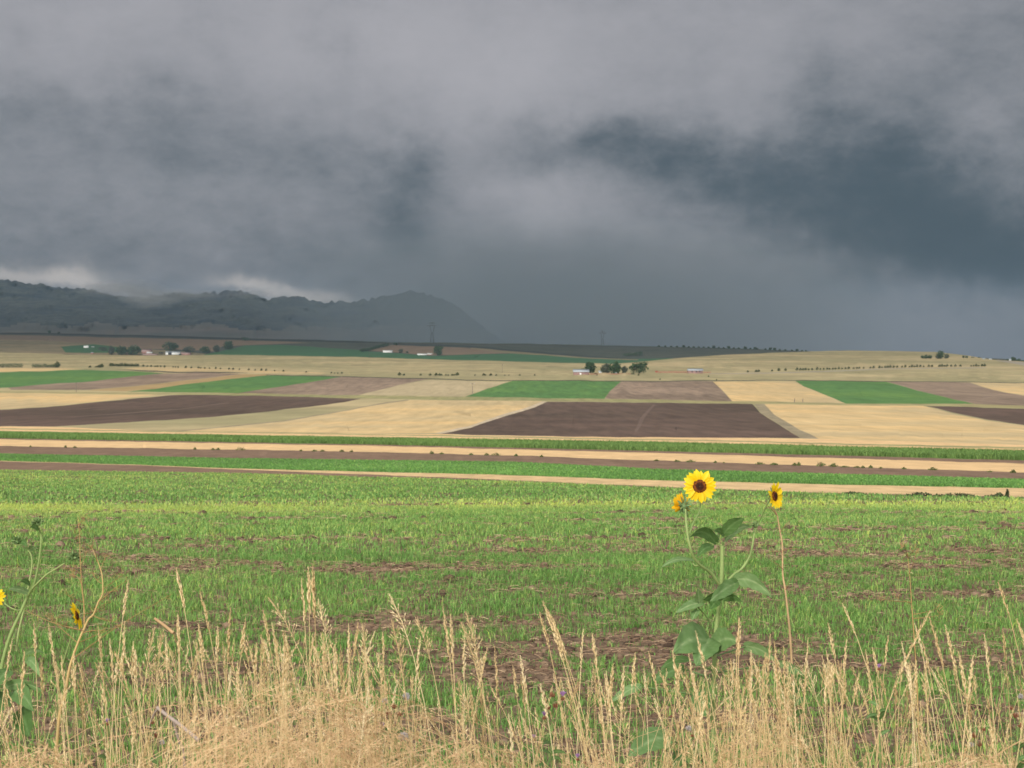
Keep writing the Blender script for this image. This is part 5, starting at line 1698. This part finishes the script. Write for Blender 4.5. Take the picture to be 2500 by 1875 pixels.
g.add(*stem_geo([(1742, 1552, D0), (1732, 1520, D0 - .03), (1722, 1502, D0 - .05), (1711, 1490, D0 - .06), (1700, 1478, D0 - .07)], 2.0, 1.3, 7, .2))
g.add(*stem_geo([(1709, 1380, D0 - .06), (1697, 1381, D0 - .04), (1689, 1371, D0 - .03)], 2.0, 1.5, 6, .6))
attach(g.build('stem', M_sstem), sf)
head(sf, (1708, 1187, D0 - .02), (-.06, -1, .08), 43, 16.5, npet=23, cup=.16, label="largest flower, fully open and facing the viewer")
head(sf, (1666, 1237, D0 - .05), (-.66, .66, -.12), 35, 13, npet=20, mpet=M_petal2, cup=.35, gaps=((225, 330),), cal=1.35, label="wilting orange flower seen from behind")
head(sf, (1891, 1211, D0 + .06), (.76, -.62, .12), 35, 12.5, npet=19, cup=.40, label="small flower turned to the right")
bud(sf, (1750, 1316, D0), 13, (-.2, -.2, 1)); bud(sf, (1843, 1283, D0 + .12), 11, (0, 0, 1)); bud(sf, (1698, 1474, D0 - .07), 12, (-.3, -.2, 1))
LV = [  # base, tip, width, kwargs
    ((1768, 1302, D0 - .02), (1817, 1266, D0 - .06), 33, dict(roll=.3, tone=.22, arch=.10)),
    ((1768, 1309, D0), (1743, 1297, D0 - .08), 15, dict(roll=.2, tone=.3)),
    ((1747, 1325, D0 - .03), (1684, 1311, D0 - .16), 29, dict(roll=-.2, tone=.15, arch=.14)),
    ((1737, 1333, D0 - .02), (1702, 1359, D0 - .14), 25, dict(roll=.4, tone=.2, arch=.05)),
    ((1772, 1318, D0 + .02), (1832, 1286, D0 + .12), 22, dict(roll=.6, tone=.62)),
    ((1690, 1370, D0 - .03), (1614, 1386, D0 - .12), 18, dict(roll=.75, tone=.6, arch=.10)),
    ((1797, 1416, D0 - .02), (1884, 1459, D0 - .10), 40, dict(roll=.45, tone=.62, arch=.16)),
    ((1796, 1424, D0 - .04), (1732, 1469, D0 - .18), 36, dict(roll=-.25, tone=.5, arch=.03)),
    ((1768, 1464, D0 - .02), (1814, 1470, D0 - .10), 20, dict(roll=.5, tone=.15, arch=.12)),
    ((1764, 1457, D0 - .03), (1716, 1464, D0 - .10), 28, dict(roll=-.5, tone=.15, arch=.04)),
    ((1752, 1466, D0 - .05), (1734, 1487, D0 - .10), 26, dict(roll=.2, tone=.12, arch=.04)),
    ((1713, 1472, D0 - .07), (1650, 1497, D0 - .14), 24, dict(roll=.35, tone=.62, arch=.06)),
    ((1708, 1478, D0 - .07), (1704, 1436, D0 - .10), 22, dict(roll=.3, tone=.6, arch=.02)),
    ((1702, 1490, D0 - .08), (1690, 1514, D0 - .12), 20, dict(roll=.4, tone=.55, arch=.02)),
    ((1728, 1566, D0 - .05), (1644, 1594, D0 - .24), 84, dict(roll=.15, tone=.52, arch=.09, fold=.10, cord=.34)),
    ((1732, 1560, D0 - .04), (1700, 1626, D0 - .22), 68, dict(roll=.1, tone=.5, arch=.04, fold=.1, cord=.34)),
    ((1741, 1578, D0 - .03), (1800, 1568, D0 - .14), 60, dict(roll=-.2, tone=.55, arch=.12, fold=.1, cord=.36)),
    ((1820, 1578, D0 + .05), (1898, 1616, D0 - .02), 30, dict(roll=.5, tone=.62, arch=.10)),
    ((1900, 1618, D0 + .05), (1962, 1648, D0 + .02), 22, dict(roll=.6, tone=.66, arch=.08)),
    ((1680, 1612, D0), (1612, 1634, D0 - .08), 22, dict(roll=.4, tone=.3, arch=.10)),
    ((1668, 1632, D0 + .04), (1590, 1664, D0 + .02), 30, dict(roll=.2, tone=.15, arch=.06)),
    ((1706, 1690, D0 - .05), (1726, 1752, D0 - .10), 52, dict(roll=.3, tone=.1, arch=.02)),
    ((1560, 1676, D0), (1490, 1716, D0 - .04), 28, dict(roll=.6, tone=.6, arch=.06)),
    ((1628, 1800, D0 - .3), (1532, 1850, D0 - .42), 62, dict(roll=.3, tone=.5, arch=.08, cord=.36)),
    ((1690, 1830, D0 - .2), (1640, 1880, D0 - .32), 46, dict(roll=.3, tone=.1, arch=.06))]
for i, (b, t, w, kw) in enumerate(LV):
    pet = None
    if i >= 14:
        pet = (1742, b[1] + 26 if b[1] < 1700 else b[1] + 60, D0)
    add_leaf(sf, b, t, w, petiole=pet, **kw)
tag(sf, "tall wild sunflower with one big open yellow flower above the dry grass", 'sunflower')

# ---- bare dry stem to its right
ds = rootat('bare_weed', 1946, 5.3)
g = Geo()
g.add(*stem_geo([(1950, gpy, 5.3), (1940, 1760, 5.3), (1934, 1640, 5.3), (1929, 1552, 5.28), (1923, 1491, 5.27), (1917, 1440, 5.26), (1911, 1400, 5.26), (1910, 1331, 5.26), (1903, 1290, 5.26), (1896, 1254, 5.25), (1882, 1236, 5.24)], 3.3, 1.3, 7, .75))
attach(g.build('stem', M_drystem), ds)
for (a, b) in [((1897, 1258), (1862, 1226)), ((1862, 1226), (1835, 1226)), ((1910, 1345), (1950, 1340)), ((1910, 1348), (1868, 1350)), ((1918, 1440), (1940, 1400)), ((1905, 1300), (1930, 1270)), ((1912, 1390), (1880, 1368))]:
    g = Geo(); g.add(*stem_geo([(a[0], a[1], 5.25), ((a[0] + b[0]) / 2, (a[1] + b[1]) / 2 - 3, 5.22), (b[0], b[1], 5.2)], .9, .4, 4, .3)); attach(g.build('twig', M_drystem), ds)
tag(ds, "bare brown dry stem standing just right of the big sunflower", 'dry weed')

# ---- left sunflower plant, cut by the picture edge
D1 = 4.75
sl_ = rootat('sunflower', 5, D1)
g = Geo()
g.add(*stem_geo([(-60, gpy + 60, D1), (-22, 1800, D1), (2, 1640, D1), (22, 1560, D1), (52, 1492, D1), (68, 1455, D1), (83, 1428, D1 - .02), (93, 1384, D1 - .03), (100, 1330, D1 - .04), (100, 1306, D1 - .04), (94, 1288, D1 - .05)], 5.0, 2.0, 8, .45))
g.add(*stem_geo([(80, 1436, D1 - .02), (96, 1420, D1 - .05), (115, 1402, D1 - .07), (138, 1388, D1 - .09), (158, 1375, D1 - .1)], 2.6, 1.8, 7, .7))
g.add(*stem_geo([(40, 1590, D1 + .03), (46, 1540, D1 + .04), (60, 1482, D1 + .05), (70, 1430, D1 + .05), (78, 1380, D1 + .05), (76, 1356, D1 + .05), (68, 1342, D1 + .05)], 2.6, 1.7, 7, .7))
g.add(*stem_geo([(60, 1482, D1 + .05), (44, 1490, D1 + .1), (20, 1480, D1 + .12), (2, 1462, D1 + .14)], 1.6, 1.3, 6, .6))
g.add(*stem_geo([(150, gpy + 30, D1 + .1), (140, 1760, D1 + .1), (150, 1640, D1 + .1), (172, 1560, D1 + .08), (180, 1520, D1 + .06)], 2.6, 1.5, 6, .5))
attach(g.build('stem', M_sstem), sl_)
bud(sl_, (92, 1277, D1 - .05), 15, (-.1, -.3, 1)); bud(sl_, (177, 1361, D1 - .1), 16, (.3, -.3, 1)); bud(sl_, (42, 1322, D1 + .05), 14, (-.3, -.2, 1))
head(sl_, (187, 1503, D1 + .02), (.97, .02, .30), 38, 12, npet=18, cup=.15, label="yellow flower seen edge on, low on the left plant")
head(sl_, (-16, 1458, D1 + .12), (.25, -.95, .1), 30, 11, npet=18, cup=.15, label="yellow flower cut off by the left edge")
for b, t, w, kw in [
    ((92, 1294, D1 - .05), (72, 1288, D1 - .12), 12, dict(tone=.15)), ((50, 1325, D1 + .05), (67, 1334, D1), 16, dict(tone=.1)), ((70, 1345, D1 + .05), (92, 1340, D1), 14, dict(tone=.6, roll=.4)),
    ((70, 1448, D1), (20, 1438, D1 - .06), 18, dict(tone=.66, roll=.4, arch=.06)), ((72, 1428, D1), (50, 1420, D1 - .06), 14, dict(tone=.15, roll=.3)),
    ((68, 1612, D1), (98, 1652, D1 - .1), 24, dict(tone=.55, roll=.3)), ((60, 1600, D1), (112, 1598, D1 - .1), 14, dict(tone=.6, roll=.6)),
    ((30, 1690, D1), (82, 1738, D1 - .2), 52, dict(tone=.35, roll=.2, arch=.08, cord=.36)), ((10, 1700, D1), (-30, 1760, D1 - .2), 60, dict(tone=.3, roll=.2, arch=.05, cord=.36)),
    ((50, 1738, D1), (72, 1800, D1 - .15), 50, dict(tone=.12, roll=.3, arch=.03)), ((14, 1680, D1), (108, 1692, D1 - .12), 26, dict(tone=.6, roll=.5)),
    ((20, 1640, D1), (-20, 1690, D1 - .1), 36, dict(tone=.4, roll=.3))]:
    add_leaf(sl_, b, t, w, **kw)
tag(sl_, "sunflower plant with green buds and small yellow flowers at the left edge", 'sunflower')

# ---- branched dry weed beside it
D2 = 4.55
dw = rootat('dry_weed', 150, D2)
g = Geo()
g.add(*stem_geo([(120, gpy + 40, D2), (140, 1800, D2), (158, 1700, D2), (168, 1640, D2), (176, 1610, D2), (190, 1570, D2), (203, 1540, D2), (216, 1512, D2), (228, 1500, D2), (240, 1470, D2), (250, 1450, D2), (250, 1412, D2), (244, 1385, D2), (228, 1345, D2), (221, 1332, D2)], 4.0, .8, 7, .6))
g.add(*stem_geo([(206, 1538, D2), (205, 1480, D2 + .02), (200, 1430, D2 + .03), (196, 1370, D2 + .03), (194, 1310, D2 + .03), (190, 1262, D2 + .03)], 1.8, .5, 6, .3))
attach(g.build('stem', M_orange), dw)
tw = []
for (a, b) in [((250, 1440), (300, 1405)), ((245, 1395), (262, 1350)), ((236, 1370), (215, 1330)), ((200, 1430), (170, 1400)), ((197, 1380), (212, 1340)), ((196, 1330), (180, 1290)), ((194, 1300), (206, 1262)),
               ((203, 1470), (160, 1450)), ((203, 1500), (250, 1490)), ((226, 1502), (290, 1520)), ((226, 1502), (270, 1470)), ((204, 1540), (60, 1490)), ((204, 1540), (140, 1520)), ((190, 1570), (300, 1525)), ((240, 1470), (310, 1418)), ((190, 1570), (110, 1500)),
               ((178, 1608), (420, 1450)), ((200, 1545), (256, 1540)), ((196, 1400), (150, 1386)), ((248, 1425), (225, 1400))]:
    g = Geo(); D_ = D2 + rs.uniform(-.15, .15)
    m1 = ((a[0] + b[0]) / 2 + rs.uniform(-8, 8), (a[1] + b[1]) / 2 + rs.uniform(-8, 6))
    pts = [(a[0], a[1], D2), (m1[0], m1[1], (D2 + D_) / 2), (b[0], b[1], D_)]
    g.add(*stem_geo(pts, 1.0, .4, 4, .2))
    for k_ in range(5):
        t_ = rs.uniform(.3, 1); q_ = (a[0] + (b[0] - a[0]) * t_, a[1] + (b[1] - a[1]) * t_)
        g.add(*stem_geo([(q_[0], q_[1], D2 + (D_ - D2) * t_), (q_[0] + rs.uniform(-12, 12), q_[1] + rs.uniform(-16, 4), D_), (q_[0] + rs.uniform(-18, 18), q_[1] + rs.uniform(-24, 4), D_)], .6, .35, 3, .2))
    attach(g.build('twig', M_orange), dw)
tag(dw, "branched orange brown dry weed with wispy twigs beside the left sunflower plant", 'dry weed')

# ---- thin reddish weed in front of the field at the right
wr = rootat('dry_weed', 2228, 6.0)
g = Geo(); Dr = 6.0
g.add(*stem_geo([(2250, 2050, Dr), (2240, 1700, Dr), (2232, 1560, Dr), (2226, 1480, Dr), (2222, 1420, Dr), (2216, 1350, Dr)], 2.0, .7, 6, .3))
attach(g.build('stem', M_orange), wr)
for (a, b) in [((2217, 1360), (2200, 1335)), ((2217, 1362), (2232, 1340)), ((2216, 1356), (2208, 1328)), ((2220, 1400), (2238, 1350)), ((2226, 1470), (2150, 1462)), ((2226, 1474), (2190, 1455)), ((2230, 1510), (2300, 1500)), ((2230, 1500), (2290, 1485))]:
    g = Geo(); g.add(*stem_geo([(a[0], a[1], Dr), ((a[0] + b[0]) / 2, (a[1] + b[1]) / 2 + 2, Dr - .05), (b[0], b[1], Dr - .1)], .9, .4, 4, .2))
    for k_ in range(4):
        q_ = (b[0] + rs.uniform(-6, 6), b[1] + rs.uniform(-4, 8)); g.add(*stem_geo([(q_[0], q_[1], Dr - .1), (q_[0] + rs.uniform(-8, 8), q_[1] - 6, Dr - .1), (q_[0] + rs.uniform(-10, 10), q_[1] - 12, Dr - .1)], .7, .4, 3, .3))
    attach(g.build('twig', M_orange), wr)
tag(wr, "thin brown weed with a forked top standing against the right side of the field", 'dry weed')

# ---- dead sticks
st = rootat('stick', 430, 3.9)
g = Geo(); Ds = 3.9
g.add(*stem_geo([(384, 1727, Ds), (410, 1748, Ds - .02), (450, 1778, Ds - .04), (486, 1808, Ds - .05)], 4.2, 4.8, 7, .5))
g.add(*stem_geo([(386, 1728, Ds), (374, 1748, Ds + .02), (366, 1772, Ds + .05)], 2.6, 2.0, 6, .4))
g.add(*stem_geo([(424, 1762, Ds), (436, 1806, Ds + .01), (450, 1856, Ds + .02), (465, 2100, Ds + .02)], 3.2, 4.0, 6, .5))
attach(g.build('branch', M_greyst), st)
tag(st, "broken grey dead stick leaning in the dry grass at lower left", 'stick')
st = rootat('stick', 402, 5.0)
g = Geo(); g.add(*stem_geo([(378, 1510, 5.0), (400, 1526, 4.98), (424, 1546, 4.96)], 3.4, 4.2, 6, .6)); g.add(*stem_geo([(424, 1546, 4.96), (440, 1640, 5.0), (450, 2080, 5.0)], 1.2, 1.6, 5, .6))
attach(g.build('branch', M_drystem), st)
tag(st, "short bent tan reed end poking out above the dry grass at left", 'stick')
st = rootat('stick', 2450, 3.9)
g = Geo(); g.add(*stem_geo([(2378, 1885, 3.9), (2430, 1845, 3.88), (2500, 1805, 3.85), (2600, 1760, 3.82)], 1.8, 1.4, 6, .7)); g.add(*stem_geo([(2378, 1885, 3.9), (2370, 1960, 3.9), (2360, 2200, 3.9)], 1.8, 2.2, 6, .6))
attach(g.build('branch', M_drystem), st)
tag(st, "long pale straw lying slanted at the lower right corner", 'stick')


# ---- thistles
def thistle(px, py, D, heads, label):
    root = rootat('thistle', px, D)
    gy = HY + (CAMZ - float(vz(D))) / D * F
    jx, jy = px, py + 90
    g = Geo(); g.add(*stem_geo([(px, gy + 10, D), (px + 6, (gy + jy) / 2, D), (jx, jy, D)], 2.6, 1.9, 6, .3))
    for (hx, hy, kind, r_) in heads:
        g.add(*stem_geo([(jx, jy, D), ((jx + hx) / 2 + rs.uniform(-4, 4), (jy + hy) / 2 + 8, D), (hx, hy + r_ * .6, D - .02)], 1.4, 1.0, 5, .3))
    attach(g.build('stem', M_sstem), root)
    for (hx, hy, kind, r_) in heads:
        c = pw(hx, hy, D - .02); rr = r_ * D / F
        n = 60
        if kind == 'down':
            d = norm(rs.normal(size=(n * 3, 3))); g = Geo()
            g.add(*tubes(np.stack([c + d * rr * .1, c + d * rr * rs.uniform(.7, 1.05, (n * 3, 1))], 1), np.full((n * 3, 2), rr * .035), 3), .5)
            hd = attach(g.build('seed_head', M_fluff, smooth=False), root)
        elif kind == 'purple':
            a = rs.uniform(0, 6.28, n); e = rs.uniform(.15, .75, n)
            d = np.stack([np.cos(a) * np.sin(e), np.sin(a) * np.sin(e), np.cos(e)], -1); g = Geo()
            v_, f_ = tubes(np.stack([c + d * rr * .1, c + d * rr * rs.uniform(.8, 1.15, (n, 1))], 1), np.stack([np.full(n, rr * .05), np.full(n, rr * .03)], 1), 3); g.add(v_, f_, np.repeat(rs.uniform(0, 1, n), 6))
            hd = attach(g.build('flower', M_purple, smooth=False), root)
        else:
            hd = None
        d = norm(rs.normal(size=(40, 3)) + np.array([0, 0, -.3]))
        lv, lf = lozenges(c - np.array([0, 0, rr * .45]) + d * rr * .28, d + np.array([0, 0, .8]), np.full(40, rr * .34), np.full(40, rr * .09)); g = Geo(); g.add(lv, lf, np.repeat(rs.uniform(0, 1, 40), 6))
        o = g.build('calyx', M_thleaf, smooth=False)
        if hd: sub(o, hd)
        else: attach(o, root)
    for k_ in range(6):
        y_ = jy + rs.uniform(0, 90); b = (px, y_, D); t = (px + rs.choice([-1, 1]) * rs.uniform(20, 42), y_ - rs.uniform(-8, 20), D - rs.uniform(-.05, .1))
        g = Geo(); g.add(*leaf_geo(b, t, 10, roll=rs.uniform(0, .8), tone=.3, nu=9, nv=5)); attach(g.build('leaf', M_sleaf), root)
    tag(root, label, 'thistle')


thistle(962, 1705, 3.9, [(992, 1700, 'down', 11), (940, 1711, 'down', 9), (962, 1718, 'dry', 15), (976, 1738, 'dry', 13), (948, 1735, 'dry', 12), (933, 1776, 'purple', 12)], "brown thistle with two white fluffy heads right of the rusty grass mound")
thistle(984, 1790, 3.8, [(984, 1798, 'down', 13), (962, 1768, 'dry', 9)], "thistle with one round grey seed ball below the two white fluffy heads")
thistle(1345, 1700, 3.95, [(1374, 1700, 'purple', 12), (1348, 1690, 'dry', 15), (1356, 1716, 'dry', 14), (1338, 1722, 'dry', 13), (1329, 1748, 'purple', 11), (1304, 1802, 'purple', 9)], "thistle with pink purple tufts around a cluster of brown heads near the middle")
thistle(1410, 1842, 3.7, [(1410, 1850, 'purple', 10), (1428, 1858, 'dry', 9)], "low thistle with one lilac flower at the bottom edge near the middle")
thistle(1682, 1776, 3.8, [(1681, 1778, 'down', 8), (1690, 1792, 'dry', 10), (1640, 1745, 'dry', 8)], "small thistle with a whitish head among the grass below the big sunflower")
thistle(2146, 1626, 4.3, [(2146, 1630, 'purple', 9)], "single small pink thistle flower in the grass right of the dry stem")
thistle(262, 1757, 3.9, [(262, 1764, 'purple', 9), (275, 1752, 'dry', 8)], "small lilac thistle flower in the grass at lower left")
thistle(2385, 1780, 3.9, [(2378, 1790, 'dry', 15), (2392, 1812, 'dry', 13), (2402, 1776, 'dry', 11), (2372, 1818, 'down', 7)], "reddish brown dry thistle left of the lower right corner")
thistle(2485, 1700, 4.1, [(2480, 1740, 'dry', 15), (2490, 1765, 'dry', 13), (2492, 1700, 'down', 8), (2470, 1725, 'dry', 11)], "reddish brown dry thistle cut by the right edge")
thistle(385, 1770, 3.8, [(380, 1790, 'dry', 13), (372, 1760, 'dry', 10), (396, 1812, 'down', 7)], "brown dry thistle under the broken grey stick")

# ---- green leafy weed among the stalks right of the sunflower
lw = rootat('leafy_weed', 1938, 4.6)
g = Geo(); g.add(*stem_geo([(1938, 2150, 4.6), (1936, 1800, 4.6), (1940, 1700, 4.6), (1946, 1640, 4.6)], 2.4, 1.2, 6, .3)); attach(g.build('stem', M_sstem), lw)
for i in range(16):
    y_ = 1640 + i * 15; s_ = 1 if i % 2 else -1
    g = Geo(); g.add(*leaf_geo((1940, y_ + 6, 4.6), (1940 + s_ * rs.uniform(16, 34), y_ - rs.uniform(-6, 12), 4.6 - rs.uniform(-.06, .1)), rs.uniform(11, 18), roll=rs.uniform(-.3, .7), tone=.2, nu=9, nv=5)); attach(g.build('leaf', M_sleaf), lw)
tag(lw, "upright green leafy weed among the dry stalks right of the sunflower", 'weed')

# ================================================================== haze
def build_haze():
    V, Q = box(-30000, 30000, -400, 14000, -201, 470)
    g = Geo(); g.add(V, Q)
    m = bpy.data.materials.new("haze"); m.use_nodes = True
    nt = m.node_tree; nt.nodes.remove(nt.nodes['Principled BSDF'])
    pv = nt.nodes.new("ShaderNodeVolumePrincipled")
    pv.inputs['Color'].default_value = (.42, .61, .84, 1)
    pv.inputs['Density'].default_value = HAZE
    nt.links.new(pv.outputs[0], nt.nodes['Material Output'].inputs['Volume'])
    o = g.build('haze', m, smooth=False); tag(o, "thin grey blue air over the far land", 'haze', kind='stuff')


HAZE = 2.5e-5
build_haze()


def soft_mass(name, label, D, px0, px1, z0, z1, thick, dens, col, nx=60, nz=36):
    """airy mass whose thickness along the line of sight fades to nothing at its rims"""
    xs = np.linspace((px0 - CX) / F * D, (px1 - CX) / F * D, nx); zs = np.linspace(z0, z1, nz)
    X, Z = np.meshgrid(xs, zs)
    th = np.maximum(thick(X / D * F + CX, Z), 0)
    th[0, :] *= 1; th[:, 0] = 0; th[-1, :] = 0; th[:, -1] = 0
    n = nx * nz; idx = np.arange(n).reshape(nz, nx)
    a = np.stack([idx[:-1, :-1], idx[:-1, 1:], idx[1:, 1:], idx[1:, :-1]], -1).reshape(-1, 4)
    V = np.concatenate([np.stack([X, D - th / 2 - .2, Z], -1).reshape(-1, 3), np.stack([X, D + th / 2 + .2, Z], -1).reshape(-1, 3)])
    ring = np.concatenate([idx[0, :], idx[1:, -1], idx[-1, -2::-1], idx[-2:0:-1, 0]]); rn = np.roll(ring, -1)
    g = Geo(); g.add(V, np.concatenate([a, a[:, ::-1] + n, np.stack([rn, ring, ring + n, rn + n], -1)]))
    mt = bpy.data.materials.new(name); mt.use_nodes = True
    nt = mt.node_tree; nt.nodes.remove(nt.nodes['Principled BSDF'])
    pv = nt.nodes.new("ShaderNodeVolumePrincipled"); pv.inputs['Color'].default_value = col; pv.inputs['Density'].default_value = dens
    nt.links.new(pv.outputs[0], nt.nodes['Material Output'].inputs['Volume'])
    tag(g.build(name, mt), label, name.replace('_', ' '), kind='stuff')


def rain_thick(px, z):
    sx = np.clip((px - 560) / 740., 0, 1); sx = sx * sx * (3 - 2 * sx)
    ex = np.clip((2300 - px) / 900., 0, 1); ex = ex * ex * (3 - 2 * ex)
    sz = np.clip((560 - z) / 480., 0, 1); sz = sz * sz * (3 - 2 * sz)
    return 2300 * sx * ex * sz * (1 + .25 * (fbm(px / 160., z / 900., 701, 3) - .5))


soft_mass('rain', "pale curtain of rain hiding the end of the ridge", 6900, 560, 2300, -199, 560, rain_thick, 1.0e-3, (.64, .76, .88, 1))


def puff(px, z):
    t = 0
    for (cx, cz, rx, rz, a) in [(345, 235, 46, 34, 1.0), (300, 272, 60, 26, .9), (380, 214, 40, 26, .6), (235, 262, 34, 22, .5), (420, 240, 50, 22, .5), (600, 246, 60, 18, .45), (480, 240, 60, 18, .4)]:
        t = t + a * np.exp(-((px - cx) / rx) ** 2 - ((z - cz) / rz) ** 2)
    t = t * (1 + 1.3 * (fbm(px / 22., z / 14., 711, 4) - .5)) - .06
    return 260 * t


soft_mass('low_cloud', "scrap of low cloud hanging over the ridge", 7950, 150, 720, 150, 340, puff, 4.5e-3, (.95, .97, 1.0, 1), 110, 50)
